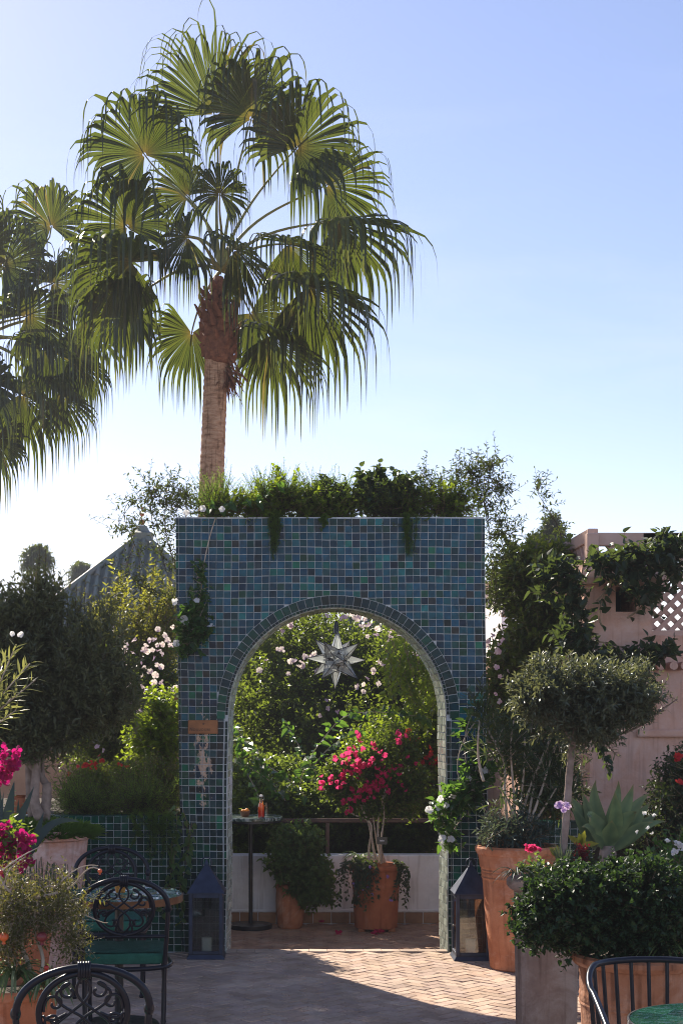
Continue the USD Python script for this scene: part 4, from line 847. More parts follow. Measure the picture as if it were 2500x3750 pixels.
single('oil_jar', join([lathe([(.0, 0), (.05, .0), (.085, .06), (.095, .13), (.075, .20), (.045, .23), (.055, .25), (.045, .25)], 24, Q(44, 1862, 11.9) - [0, 0, .13])]), m_terra_red, 'small round terracotta jar half hidden behind the olive trunk', 'jar', smooth=40)

# top of the arch
rng = np.random.default_rng(61)
A = fern(rng, [(440, 1105, 560, 1215, 10.86, .14, 520), (540, 1090, 700, 1215, 10.88, .15, 800), (660, 1100, 830, 1215, 10.9, .15, 720), (800, 1115, 1000, 1215, 10.9, .15, 760), (940, 1100, 1110, 1215, 10.9, .13, 420), (610, 1085, 690, 1200, 10.9, .1, 200)], 0)
B = tails(rng, [(630 + rng.normal(0, 6), 1180, 630 + rng.normal(0, 5), rng.uniform(1215, 1290), 10.685) for k in range(9)] + [(745 + rng.normal(0, 5), 1185, 745 + rng.normal(0, 5), rng.uniform(1200, 1215), 10.685) for k in range(3)] + [(938 + rng.normal(0, 8), 1180, 938 + rng.normal(0, 5), rng.uniform(1215, 1285), 10.685) for k in range(8)])
plant('asparagus_fern', 'feathery asparagus fern along the top of the arch, two tails hanging over the tiles', 'fern', P(1230, 1897, 10.9), [('fronds', join([A[0], B[0]]), m_fern), ('stems', join([A[1], B[1]]), m_twig_dark)])
rng = np.random.default_rng(62); ms = [bush(rng, *box_px(xa, ya, xb, yb, Y, dy), n, .16, 6, .075, .05, kind='heart', gap=.36, gf=4, rough=.5, up=.5) for (xa, ya, xb, yb, Y, dy, n) in ((815, 1085, 900, 1190, 10.95, .12, 130), (890, 1095, 955, 1190, 10.95, .12, 100), (700, 1110, 815, 1195, 10.97, .1, 120))]
for x, y in ((828, 1070), (866, 1076), (908, 1082)):
    ms.append((twig_leaves(rng, Q(x - 6, y + 60, 10.95)[None], unit([[.1, 0, 1.0]]), np.array([.2]), 6, .07, .045, 'heart'), sticks(Q(x - 6, y + 60, 10.95)[None], Q(x, y, 10.95)[None], .003, .002)))
L_, T_ = both(ms)
plant('broadleaf_shrub', 'dark broad-leaved plant silhouetted against the sky on top of the arch', 'shrub', P(1360, 1897, 10.95), [('foliage', L_, m_vine), ('twigs', T_, m_twig_dark)])
rng = np.random.default_rng(162); ms = [bush(rng, *box_px(xa, ya, xb, yb, Y, dy), n, .17, 6, .05, .034, kind='heart', gap=.40, gf=5, rough=.9, up=.7) for (xa, ya, xb, yb, Y, dy, n) in ((500, 1125, 640, 1205, 10.80, .1, 100), (580, 1095, 720, 1205, 10.85, .12, 120), (680, 1130, 840, 1205, 10.84, .12, 110), (930, 1120, 1100, 1205, 10.86, .12, 100))]
L_, T_ = both(ms)
plant('leafy_creeper', 'bright leafy creeper running along the top edge of the arch between the ferns', 'climber', P(1050, 1897, 10.84), [('foliage', L_, m_bright), ('twigs', T_, m_twig)])
def jasmine(rng, arcs, Y, L=.05, W=.017):
    vs, tw = [], []
    for a in arcs:
        p = spline([Q(x, y, Y + rng.uniform(-.12, .12)) for x, y in a], 26); tw.append(tube(p, np.linspace(.0035, .0015, 26), 4))
        i = rng.integers(2, 26, 26); d = unit(rng.normal(0, 1, (26, 3)) + [0, 0, .5]); ln = rng.uniform(.06, .24, 26)
        vs.append(twig_leaves(rng, p[i], d, ln, 9, L, W, 'diamond', 1.0, .1)); tw.append(sticks(p[i], p[i] + d * ln[:, None], .0016, .001))
    return join(vs), join(tw)
rng = np.random.default_rng(63)
A = jasmine(rng, [[(455, 1165), (420, 1140), (370, 1128), (320, 1128), (285, 1145)], [(450, 1170), (400, 1150), (340, 1140), (300, 1160), (275, 1200), (272, 1220)], [(440, 1180), (390, 1160), (330, 1170), (310, 1215)], [(440, 1165), (415, 1125), (385, 1115), (350, 1120)], [(300, 1150), (285, 1180), (300, 1230), (320, 1290), (318, 1340)], [(350, 1140), (350, 1200), (372, 1280), (395, 1360), (400, 1400)], [(390, 1150), (380, 1220), (400, 1300), (405, 1380)], [(330, 1130), (350, 1180), (380, 1240), (402, 1290)], [(420, 1150), (398, 1190), (392, 1220)], [(310, 1250), (330, 1350), (380, 1380), (400, 1420)]], 10.98)
plant('jasmine', 'thin jasmine sprays arching off the left top corner of the arch against the sky', 'climber', P(715, 1897, 10.95), [('leaves', A[0], m_jas), ('stems', A[1], m_twig_dark)])
rng = np.random.default_rng(64)
A = jasmine(rng, [[(950, 1180), (1000, 1110), (1050, 1090), (1100, 1085), (1130, 1070)], [(960, 1170), (1020, 1130), (1080, 1100), (1130, 1100), (1160, 1130)], [(1000, 1180), (1060, 1120), (1110, 1110), (1150, 1150), (1165, 1210)], [(1090, 1100), (1110, 1150), (1125, 1230), (1130, 1310), (1128, 1340)], [(1060, 1110), (1100, 1140), (1140, 1180), (1150, 1240), (1140, 1290)], [(980, 1160), (980, 1120), (970, 1090)], [(1100, 1100), (1120, 1080), (1145, 1062)], [(1110, 1120), (1118, 1200), (1130, 1260)], [(1120, 1090), (1140, 1120), (1160, 1160)], [(1130, 1230), (1160, 1225), (1200, 1232)], [(1040, 1120), (1080, 1080), (1095, 1075)], [(1000, 1130), (1040, 1150), (1100, 1180)]], 10.98)
B = jasmine(rng, [[(1130, 1300), (1140, 1360), (1135, 1400)], [(1290, 1240), (1270, 1190), (1245, 1150), (1232, 1120)]], 10.98)
plant('jasmine', 'wiry jasmine sprays arching off the right top corner of the arch', 'climber', P(1740, 1897, 10.95), [('leaves', join([A[0], B[0]]), m_jas), ('stems', join([A[1], B[1]]), m_twig_dark)])
# moonflower vine down the left pier
rng = np.random.default_rng(65); c, r = box_px(404, 1335, 482, 1505, 10.62, .05); ms = [bush(rng, *box_px(410, 1370, 480, 1500, 10.63, .05), 95, .10, 3, .075, .062, kind='heart', gap=.34, gf=3, rough=.6), bush(rng, *box_px(440, 1290, 475, 1400, 10.66, .03), 26, .08, 3, .06, .045, kind='heart', gap=.3), bush(rng, *box_px(400, 1450, 440, 1515, 10.63, .04), 22, .08, 3, .06, .05, kind='heart', gap=.3)]
for x, y in ((480, 1172), (508, 1178), (525, 1170), (560, 1165), (590, 1160), (610, 1140), (640, 1130)): ms.append((twig_leaves(rng, Q(x, y, 10.68)[None], unit([[.2, -.4, .3]]), np.array([.08]), 5, .07, .055, 'heart', 1, -.3), sticks(Q(x, y, 10.68)[None], Q(x + 10, y - 12, 10.66)[None], .003, .002)))
L_, T_ = both(ms); st_ = [tube(spline([Q(495, 1190, 10.70), Q(480, 1240, 10.69), Q(468, 1300, 10.69), Q(462, 1380, 10.67)], 14), .004, 5)]
pts = np.array([Q(x, y, 10.58) for x, y in ((402, 1382), (452, 1380), (423, 1422), (427, 1430), (484, 1440), (405, 1478), (466, 1168), (510, 1170), (428, 1178))])
plant('moonflower_vine', 'moonflower vine with heart leaves and white flowers trailing down the left pier of the arch', 'climber', Q(495, 1185, 10.7), [('foliage', L_, m_heart), ('stems', join([T_] + st_), m_pale_twig), ('flowers', [blossoms(rng, q[None], .029, 5, .15, jit=.5) for q in pts], m_wpetal)])
# and over the right pier
rng = np.random.default_rng(66); ms = [bush(rng, *box_px(xa, ya, xb, yb, Y, dy), n, .13, 4, .085, .066, kind='heart', gap=.34, gf=3, rough=.5) for (xa, ya, xb, yb, Y, dy, n) in ((1015, 1780, 1105, 1870, 10.5, .10, 50), (985, 1840, 1050, 1905, 10.5, .08, 26), (1060, 1740, 1130, 1830, 10.5, .10, 36), (1040, 1640, 1130, 1800, 10.55, .05, 16), (1010, 1890, 1050, 1960, 10.5, .05, 10))]
L_, T_ = both(ms); st_ = [tube(spline([Q(a, b, 10.5) for a, b in q], 14), .004, 5) for q in ([(1130, 1900), (1100, 1840), (1060, 1810), (1010, 1850)], [(1090, 1860), (1075, 1780), (1072, 1670), (1085, 1640)], [(1075, 1830), (1050, 1760), (1065, 1700), (1090, 1660)], [(1060, 1880), (1030, 1930), (1020, 1960)])]
pts = np.array([Q(x, y, 10.42) for x, y in ((1076, 1789), (1112, 1770), (1038, 1828), (1010, 1835), (1006, 1855), (1024, 1850), (985, 1862), (1034, 1930), (1016, 1928), (1285, 1720))])
plant('moonflower_vine', 'moonflower vine with white flowers leaning across the foot of the right pier', 'climber', Q(1130, 1900, 10.5), [('foliage', L_, m_heart), ('stems', join([T_] + st_), m_pale_twig), ('flowers', [blossoms(rng, q[None], .029, 5, .15, jit=.5) for q in pts], m_wpetal)])

# right of the arch: climbers on the house
rng = np.random.default_rng(67); ms = []
for (xa, ya, xb, yb, Y, dy, n) in ((1130, 1250, 1230, 1420, 12.8, .3, 260), (1180, 1255, 1320, 1420, 12.6, .35, 480), (1170, 1380, 1330, 1560, 12.6, .35, 560), (1120, 1450, 1220, 1760, 12.8, .3, 520), (1180, 1540, 1330, 1700, 13.2, .3, 300), (1190, 1700, 1340, 1880, 12.9, .35, 420)):
    ms.append(bush(rng, *box_px(xa, ya, xb, yb, Y, dy), n, .26, 8, .085, .042, kind='long', gap=.37, gf=4, rough=.55))
L_, T_ = both(ms)
pts = np.vstack([gauss_pts(rng, Q(x, y, 12.3), (.08, .08, .10), n) for x, y, n in ((1135, 1480, 7), (1145, 1530, 3), (1130, 1700, 2), (1140, 1610, 2))])
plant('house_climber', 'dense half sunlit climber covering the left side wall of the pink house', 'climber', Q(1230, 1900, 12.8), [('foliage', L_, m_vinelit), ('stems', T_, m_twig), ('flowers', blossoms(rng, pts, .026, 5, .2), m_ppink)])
rng = np.random.default_rng(68); vs, ms = [], []
for (xa, ya, xb, yb, n) in ((1400, 1245, 1500, 1330, 60), (1470, 1240, 1580, 1340, 90), (1350, 1270, 1440, 1320, 40), (1310, 1480, 1410, 1560, 80), (1400, 1500, 1500, 1570, 80), (1290, 1340, 1340, 1420, 40), (1440, 1330, 1540, 1380, 30), (1270, 1420, 1360, 1500, 60), (1230, 1290, 1330, 1380, 70), (1420, 1560, 1500, 1620, 25), (1470, 1470, 1560, 1530, 25)):
    ms.append(bush(rng, *box_px(xa, ya, xb, yb, 11.1, .12), int(n * .68), .2, 6, .095, .062, kind='heart', gap=.33, gf=4, rough=.5))
for q in ([(1320, 1450), (1330, 1400), (1335, 1330), (1340, 1290)], [(1385, 1440), (1390, 1360), (1420, 1330), (1450, 1345)], [(1290, 1500), (1330, 1470), (1380, 1475), (1440, 1490), (1500, 1500), (1550, 1475)], [(1440, 1420), (1480, 1380), (1440, 1330)], [(1280, 1550), (1340, 1530), (1420, 1520)], [(1370, 1380), (1395, 1350), (1402, 1330)], [(1400, 1330), (1440, 1360), (1490, 1400), (1530, 1420)], [(1290, 1690), (1320, 1650), (1340, 1640)]):
    vs.append(vine(rng, spline([Q(x, y, 11.15) for x, y in q], 18), .05, .08, .055, 'heart', .4, .008, .5))
for q in ([(1345, 1640), (1375, 1690), (1395, 1740), (1400, 1770)], [(1340, 1650), (1370, 1700), (1398, 1765)]):
    vs.append(vine(rng, spline([Q(x, y, 10.2) for x, y in q], 18), .012, .06, .034, 'long', .3, .004, .3))
L_, T_ = both(vs + ms)
plant('big_leaf_climber', 'dark large-leaved climber wound round the chimney and lattice of the pink house', 'climber', Q(1400, 1600, 11.1), [('foliage', L_, m_vine), ('stems', T_, m_twig)])
rng = np.random.default_rng(69); ms = [bush(rng, *box_px(xa, ya, xb, yb, 10.6, .3), n, .2, 9, .05, .028, gap=.34, gf=4, rough=.5) for (xa, ya, xb, yb, n) in ((1480, 1770, 1640, 2000, 700), (1440, 1860, 1580, 2020, 380), (1520, 1730, 1640, 1850, 260))]
L_, T_ = both(ms); pts = np.vstack([gauss_pts(rng, Q(x, y, 10.2), (.03, .03, .03), n) for x, y, n in ((1553, 1742, 2), (1562, 1735, 2), (1565, 1800, 1))])
plant('dark_shrub', 'dark leafy shrub with a few red flowers at the right edge against the pink wall', 'shrub', Q(1560, 2050, 10.6), [('foliage', L_, m_vine), ('twigs', T_, m_twig), ('flowers', blossoms(rng, pts, .03), m_red)])
# ------------------------------------------------------------------ wrought iron chairs and the tiled table
def chair():
    t = thing('iron_chair', '', 'chair', (0, 0, 0), group='wrought iron chairs with round scroll backs')
    up = lambda u, w: np.array([u, -.235 - .05 * (w - .55) / .3, w])          # the plane of the back, leaning a little
    for s in (-1, 1):
        part(t, 'rear_leg', tube(spline([(s * .200, -.265, 0), (s * .205, -.235, .22), (s * .212, -.222, .42), (s * .222, -.235, .58), (s * .229, -.243, .70)], 18), .0125, 10), m_iron, True)
        part(t, 'front_leg', tube(spline([(s * .195, .205, .40), (s * .205, .215, .2), (s * .200, .222, .0)], 10), .0125, 10), m_iron, True)
        part(t, 'foot', ico(.017, (s * .200, .222, .012), 1, (1, 1, .7)), m_iron, True)
        part(t, 'bracket', tube(spline([(s * .196, .20, .18), (s * .20, .15, .24), (s * .205, .09, .37), (s * .206, .05, .385)], 12), .008, 8), m_iron, True)
        part(t, 'bracket', tube(spline([(s * .206, -.232, .20), (s * .205, -.16, .25), (s * .205, -.09, .37), (s * .206, -.04, .385)], 12), .008, 8), m_iron, True)
        part(t, 'joint', ico(.019, (s * .229, -.243, .70), 1, (1, 1, 1.4)), m_iron, True)
    a = np.linspace(0, PI, 33); part(t, 'hoop', tube([up(.229 * math.cos(x), .70 + .158 * math.sin(x) ** .9) for x in a], .0135, 10), m_iron, True)
    a = np.linspace(0, 2 * PI, 48, endpoint=False); part(t, 'back_ring', tube([up(.152 * math.cos(x), .70 + .138 * math.sin(x)) for x in a], .0115, 10, True), m_iron, True)
    part(t, 'cross_bar', tube([(-.215, -.238, .553), (.215, -.238, .553)], .0105, 8), m_iron, True)
    for k in range(5): part(t, 'binding', tube([np.array([-.018 + .009 * k, up(0, .848)[1] + .019 * math.cos(q), .848 + .027 * math.sin(q)]) for q in np.linspace(0, 2 * PI, 12, endpoint=False)], .0055, 6, True), m_iron, True)
    part(t, 'binding', ico(.02, up(0, .558), 1, (1, .9, .8)), m_iron, True)
    E = lambda u, v: up(.140 * u, .70 + .127 * v)
    def curl(cx, cy, r, a0, turns, n=22): return [(cx + r * (1 - .75 * k / n) * math.cos(a0 + turns * 2 * PI * k / n), cy + r * (1 - .75 * k / n) * math.sin(a0 + turns * 2 * PI * k / n)) for k in range(n)]
    def stroke(pts, r=.0055): part(t, 'scroll', tube(spline([E(*q) for q in pts], 44), np.r_[np.full(40, r), np.linspace(r, r * .7, 4)], 7), m_iron, True)
    for s in (-1, 1):
        # from the top binding: one side of the pointed oval, crossing and sweeping to the far lower side
        stroke([(0, .98), (-.14 * s, .80), (-.17 * s, .58), (-.06 * s, .34), (.15 * s, .14), (.45 * s, -.12), (.66 * s, -.34), (.70 * s, -.55), (.55 * s, -.72), (.36 * s, -.66), (.34 * s, -.50), (.45 * s, -.46)])
        stroke([(.0, .98), (.10 * s, .90), (.0 + .08 * s, .86)], .005)
        stroke([(s * .62, .62), (s * .62, .40), (s * .46, .20)][:1] + [(s * .66, .45), (s * .52, .22), (s * .25, .02), (0, -.16), (-.22 * s, -.45), (-.20 * s, -.72), (0, -.97)])
        stroke(curl(.36 * s, .58, .24, PI / 2 if s > 0 else PI / 2, -.95 * s)[::-1] + [(s * .52, .68), (s * .64, .62)])
        stroke([(s * .96, .05), (s * .93, .30), (s * .80, .46)] + curl(.70 * s, .26, .20, PI / 2 if s > 0 else PI / 2, .85 * s)[2:])
        stroke([(s * .98, -.05), (s * .85, -.18), (s * .62, -.14), (s * .40, -.02)])
        stroke([(s * .90, -.35), (s * .84, -.10)] + curl(.74 * s, -.20, .14, PI / 2, .8 * s)[3:])
        stroke(curl(.26 * s, -.62, .16, PI / 2, -.9 * s)[::-1] + [(s * .30, -.84), (s * .12, -.92)])
    c = [(-.215, -.225), (.215, -.225), (.225, .06), (.20, .205), (-.20, .205), (-.225, .06)]
    part(t, 'seat_frame', tube(spline([(x, y, .392) for x, y in c], 48, True), .0125, 8, True), m_iron, True)
    pg = Polygon([(-.20, -.205), (.20, -.205), (.215, .05), (.195, .215), (-.195, .215), (-.215, .05)]).buffer(.01)
    rngs = []
    for off, z in ((-.022, .405), (-.004, .411), (.0, .425), (.0, .448), (-.006, .462), (-.026, .470), (-.09, .474)):
        q = pg.buffer(off).exterior; rngs.append([(*q.interpolate(k / 60, True).coords[0], z) for k in range(60)])
    v = np.array(rngs).reshape(-1, 3); i, j = np.meshgrid(np.arange(6), np.arange(60), indexing='ij')
    q = np.stack([i * 60 + j, i * 60 + (j + 1) % 60, (i + 1) * 60 + (j + 1) % 60, (i + 1) * 60 + j], -1).reshape(-1, 4)
    f = np.vstack([q[:, [0, 1, 2]], q[:, [0, 2, 3]], np.stack([np.full(60, len(v)), 360 + np.arange(60), 360 + (np.arange(60) + 1) % 60], 1), np.stack([np.full(60, len(v) + 1), (np.arange(60) + 1) % 60, np.arange(60)], 1)])
    v = np.vstack([v, [0, 0, .477], [0, 0, .40]]); part(t, 'cushion', (v - [0, 0, .005], f), m_cushion, 50)
    return t
ch = chair()
def place(p, loc, rz, label):
    x = UsdGeom.Xform(stage.GetPrimAtPath(p)); x.ClearXformOpOrder(); x.AddTranslateOp(opSuffix='place').Set(Gf.Vec3d(*map(float, loc))); x.AddRotateZOp(opSuffix='turn').Set(math.degrees(rz)); tag(x.GetPrim(), label)
place(ch, (-.835, 8.06, 0), math.radians(4), 'wrought iron chair with green cushion, its round scroll back in front of the tiled table')
copy_of(ch, (-1.055, 9.24, 0), math.radians(184), 'green-cushioned iron chair beyond the tiled table, against the low green wall')
copy_of(ch, (-.735, 5.42, 0), math.radians(12), 'nearest wrought iron chair, only its round scroll back showing at the lower left')

YT = 8.23; tp = P(436, 3274, YT)
tb = thing('bistro_table', 'round bistro table with shiny green tile top and bronze edge between the two chairs', 'table', (tp[0], YT, 0))
R = .345; zt = tp[2]
m_tabletile = M('table_tile', {'g': ('geometry', {}), 'a': ('attribute', {'attribute': 'tint'}), 'nb': ('noise_texture', {'scale': 40, 'detail': 3}), 'b': ('bump', {'strength': .7, 'distance': .008}), 'p': ('principled_bsdf', {'roughness': .12, 'specular_ior_level': .9, 'coat_weight': .8})}, [('g.position', 'nb.vector'), ('nb.fac', 'b.height'), ('b.normal', 'p.normal'), ('a.color', 'p.base_color')])
part(tb, 'table_top', join([lathe([(.0, zt - .034), (R, zt - .034), (R, zt - .006), (R - .004, zt - .004), (.0, zt - .004)], 64, (tp[0], YT, 0))]), m_grout, 40, world=True)
part(tb, 'edge_band', lathe([(R - .002, zt - .040), (R + .004, zt - .040), (R + .004, zt - .002), (R - .002, zt - .001)], 72, (tp[0], YT, 0)), m_rust, 40, world=True)
rng = np.random.default_rng(70); cr = Polygon([(R * .985 * math.cos(a), R * .985 * math.sin(a)) for a in np.linspace(0, 2 * PI, 64, endpoint=False)]); k = .052
def round_tiles(parent, c, circle, k, z, rng, ang, tints, jit, wx=1.0):
    n = int(1.2 / k)
    for i in range(-n, n):
        for j in range(-n, n):
            q = sbox(i * k * wx + .0012, j * k + .0012, (i + 1) * k * wx - .0012, (j + 1) * k - .0012)
            from shapely import affinity
            q = affinity.rotate(q, ang, origin=(0, 0)).intersection(circle)
            if q.is_empty or q.area < 1.2e-4: continue
            pg = np.array(q.exterior.coords)[:-1]
            if not q.exterior.is_ccw: pg = pg[::-1]
            part(parent, 'tile', plate(pg, (c[0], c[1], z - .005), (1, 0, 0), (0, 1, 0), (0, 0, 1), .005, .0012, rng, jit), m_tabletile, False, np.array(tints[rng.integers(len(tints))]) * rng.uniform(.7, 1.3), world=True)
round_tiles(tb, (tp[0], YT), cr, k, zt, rng, 8, [(.01, .07, .05), (.012, .09, .055), (.01, .055, .05)], .0055)
part(tb, 'pole', tube([(tp[0], YT, .02), (tp[0], YT, zt - .035)], .024, 20), m_black, True, world=True)
part(tb, 'base', lathe([(.0, .0), (.215, .0), (.22, .008), (.215, .018), (.05, .03), (.028, .06), (0, .06)], 40, (tp[0], YT, 0)), m_black, 40, world=True)
cd = P(441, 3262, YT + .05)
m_amber = M('amber_glass', {'p': ('principled_bsdf', {'base_color': (.80, .36, .06), 'roughness': .15, 'transmission_weight': .35, 'ior': 1.45})}, [])
ct = thing('candle_holder', 'small amber glass candle holder on the green tiled table', 'candle', (cd[0], YT + .05, zt + .0012))
part(ct, 'glass', lathe([(.0, .0), (.026, .0), (.030, .02), (.034, .062), (.031, .062), (.027, .022), (.022, .006), (0, .006)], 28), m_amber, 40)
part(ct, 'candle', lathe([(0, .0065), (.020, .0065), (.020, .03), (0, .032)], 20), m_white, 40)

# spindle-backed chair and tiled table at the lower right
sc_ = thing('spindle_chair', 'black tub chair with a curved rail of upright spindles, at the lower right', 'chair', P(2440, 3900, 5.40) * [1, 1, 0])
c0 = LOC[sc_]; 
def rail(u):       # u from -1 (left arm front) to 1
    a = PI / 2 - u * PI * .72; r = .268
    x, y = r * 1.02 * math.cos(a), r * math.sin(a); z = .797 - .17 * max(0, (abs(u) - .42) / .58) ** 1.35
    if abs(u) > .72: y = r * math.sin(PI / 2 - .72 * PI * .72) - (abs(u) - .72) * 1.05; x = math.copysign(r * (1.0 - .03 * (abs(u) - .72)), x)
    return np.array([x, y, z])
US = np.linspace(-1, 1, 61)
part(sc_, 'rail', tube([rail(u) for u in US], .0125, 10), m_iron, True)
for u in np.linspace(-.78, .78, 15):
    p = rail(u); q = np.array([p[0] * .90, p[1] * .86, .445]); part(sc_, 'spindle', tube([q, p], .0075, 8), m_iron, True)
a = np.linspace(0, 2 * PI, 40, endpoint=False); part(sc_, 'seat_frame', tube([(.245 * math.cos(x), .235 * math.sin(x) - .01, .44) for x in a], .011, 8, True), m_iron, True)
part(sc_, 'cushion', lathe([(0, .445), (.225, .445), (.238, .46), (.235, .485), (.21, .498), (0, .502)], 36), m_cushion, 50)
for sx in (-1, 1):
    for sy in (-1, 1): part(sc_, 'leg', tube([(sx * .19, sy * .18, .44), (sx * .22, sy * .21, 0)], .011, 8), m_iron, True)
tq = P(2660, 3742, 4.86); R2 = .31
t2 = thing('tiled_side_table', 'green tiled round table with pale joints at the lower right corner', 'table', (tq[0], tq[1], 0)); z2 = tq[2]
part(t2, 'table_top', lathe([(0, z2 - .035), (R2, z2 - .035), (R2, z2 - .007), (0, z2 - .007)], 64, (tq[0], tq[1], 0)), m_grout, 40, world=True)
m_steel = plain('steel_edge', (.35, .34, .33), .25, .9)
part(t2, 'edge_band', lathe([(R2 - .002, z2 - .040), (R2 + .004, z2 - .040), (R2 + .004, z2 - .0015), (R2 - .002, z2 - .0005)], 72, (tq[0], tq[1], 0)), m_steel, 40, world=True)
round_tiles(t2, (tq[0], tq[1]), Polygon([(R2 * .985 * math.cos(a), R2 * .985 * math.sin(a)) for a in np.linspace(0, 2 * PI, 64, endpoint=False)]), .1, z2, rng, -32, [(.012, .075, .045), (.010, .06, .04), (.016, .085, .05)], .0006, 2.0)
part(t2, 'pole', tube([(tq[0], tq[1], .02), (tq[0], tq[1], z2 - .036)], .024, 16), m_black, True, world=True)
part(t2, 'base', lathe([(.0, .0), (.2, .0), (.2, .015), (.03, .03), (0, .03)], 32, (tq[0], tq[1], 0)), m_black, 40, world=True)

# ------------------------------------------------------------------ tall lanterns
def lantern():
    t = thing('floor_lantern', '', 'lantern', (0, 0, 0), group='tall metal floor lanterns either side of the arch'); h, w, d = .455, .118, .125
    def frustum(a, b, c, e, z0, z1):
        v = np.array([(-a, -b, z0), (a, -b, z0), (a, b, z0), (-a, b, z0), (-c, -e, z1), (c, -e, z1), (c, e, z1), (-c, e, z1)]); f = np.array([[0, 3, 2, 1], [4, 5, 6, 7], [0, 1, 5, 4], [1, 2, 6, 5], [2, 3, 7, 6], [3, 0, 4, 7]]); return v, np.vstack([f[:, [0, 1, 2]], f[:, [0, 2, 3]]])
    part(t, 'base', join([frustum(w + .014, d + .014, w + .014, d + .014, 0, .004), frustum(w + .014, d + .014, w, d, .004, .028), frustum(w, d, w, d, .028, .032)]), m_lantern)
    for sx in (-1, 1):
        for sy in (-1, 1): part(t, 'corner_post', bx(sx * w - (.026 if sx > 0 else 0), sx * w + (.026 if sx < 0 else 0), sy * d - (.026 if sy > 0 else 0), sy * d + (.026 if sy < 0 else 0), .033, h, .002), m_lantern)
    for z0, z1 in ((.033, .055), (h - .03, h)):
        for s in (-1, 1):
            part(t, 'cross_rail', bx(-w + .027, w - .027, s * d - (.012 if s > 0 else 0), s * d + (.012 if s < 0 else 0), z0, z1, .002), m_lantern)
            part(t, 'cross_rail', bx(s * w - (.012 if s > 0 else 0), s * w + (.012 if s < 0 else 0), -d + .027, d - .027, z0, z1, .002), m_lantern)
    for s in (-1, 1):
        part(t, 'pane', bx(-w + .027, w - .027, s * d - s * .008 - .001, s * d - s * .008 + .001, .056, h - .031), m_pane)
        part(t, 'pane', bx(s * w - s * .008 - .001, s * w - s * .008 + .001, -d + .027, d - .027, .056, h - .031), m_pane)
    part(t, 'roof', join([frustum(w + .012, d + .012, w + .012, d + .012, h + .001, h + .006), frustum(w + .012, d + .012, .012, .012, h + .006, h + .19), frustum(.016, .016, .004, .004, h + .19, h + .225)]), m_lantern)
    a = np.linspace(0, 2 * PI, 28, endpoint=False); part(t, 'ring', tube([(.036 * math.cos(x), -.004, h + .206 + .036 * math.sin(x)) for x in a], .004, 8, True), m_lantern, True)
    part(t, 'knob', join([ico(.008, (-w - .016, -d + .014, .245), 1), tube([(-w, -d + .014, .245), (-w - .012, -d + .014, .245)], .003, 6)]), m_steel, True)
    part(t, 'candle', lathe([(0, .033), (.035, .033), (.035, .13), (0, .132)], 24, (0, .02, 0)), m_white, 40)
    return t
la = lantern(); lx = P(756, 3500, 10.52); place(la, (lx[0], 10.53, 0), 0, 'tall metal floor lantern standing in shade before the left pier')
copy_of(la, (P(1724, 3500, 10.46)[0], 10.465, 0), 0, 'tall metal floor lantern before the right pier, its roof catching the sun')

# ------------------------------------------------------------------ the hanging star
sp = P(1231, 2415, 10.92); star = thing('star_lantern', 'glass Moravian star lantern with dark metal edges hanging in the arch', 'lantern', sp)
rot = trimesh.transformations.euler_matrix(.10, .02, .22)[:3, :3]
dirs = [np.array(d, float) for d in ((1, 0, 0), (-1, 0, 0), (0, 1, 0), (0, -1, 0), (0, 0, 1), (0, 0, -1))] + [unit(np.array(d, float)) for d in ((1, 1, 1), (1, 1, -1), (1, -1, 1), (1, -1, -1), (-1, 1, 1), (-1, 1, -1), (-1, -1, 1), (-1, -1, -1))]
rc, w = .068, .040
for k, d in enumerate(dirs):
    u = unit(np.cross(d, [0, 0, 1.0] if abs(d[2]) < .9 else [1.0, 0, 0])); v = np.cross(d, u); Ls = .225 if k < 6 else .228
    b = [(d * rc + u * w * a + v * w * c) @ rot.T for a, c in ((-1, -1), (1, -1), (1, 1), (-1, 1))]; tip = (d * Ls) @ rot.T
    pn = part(star, 'spike', (np.array(b + [tip]), np.array([[0, 1, 4], [1, 2, 4], [2, 3, 4], [3, 0, 4]])), m_starglass)
    part(pn, 'edging', join([tube([q, tip], [.0034, .0022], 5) for q in b] + [tube([b[i], b[(i + 1) % 4]], .0034, 5) for i in range(4)]), m_black)
top = np.array([0, 0, .2])
part(star, 'cap', lathe([(0, .19), (.02, .19), (.014, .27), (.006, .28), (0, .28)], 14), m_black, 40)
zc = (ZS + RI - .012) - sp[2]
for k in range(9):
    z = .285 + (zc - .285) * (k + .5) / 9; a = np.linspace(0, 2 * PI, 12, endpoint=False); hgt = (zc - .285) / 9 * .62
    part(star, 'chain_link', tube([((.007 * math.cos(x)) if k % 2 else 0, 0 if k % 2 else .007 * math.cos(x), z + hgt * math.sin(x)) for x in a], .002, 5, True), m_black, True)

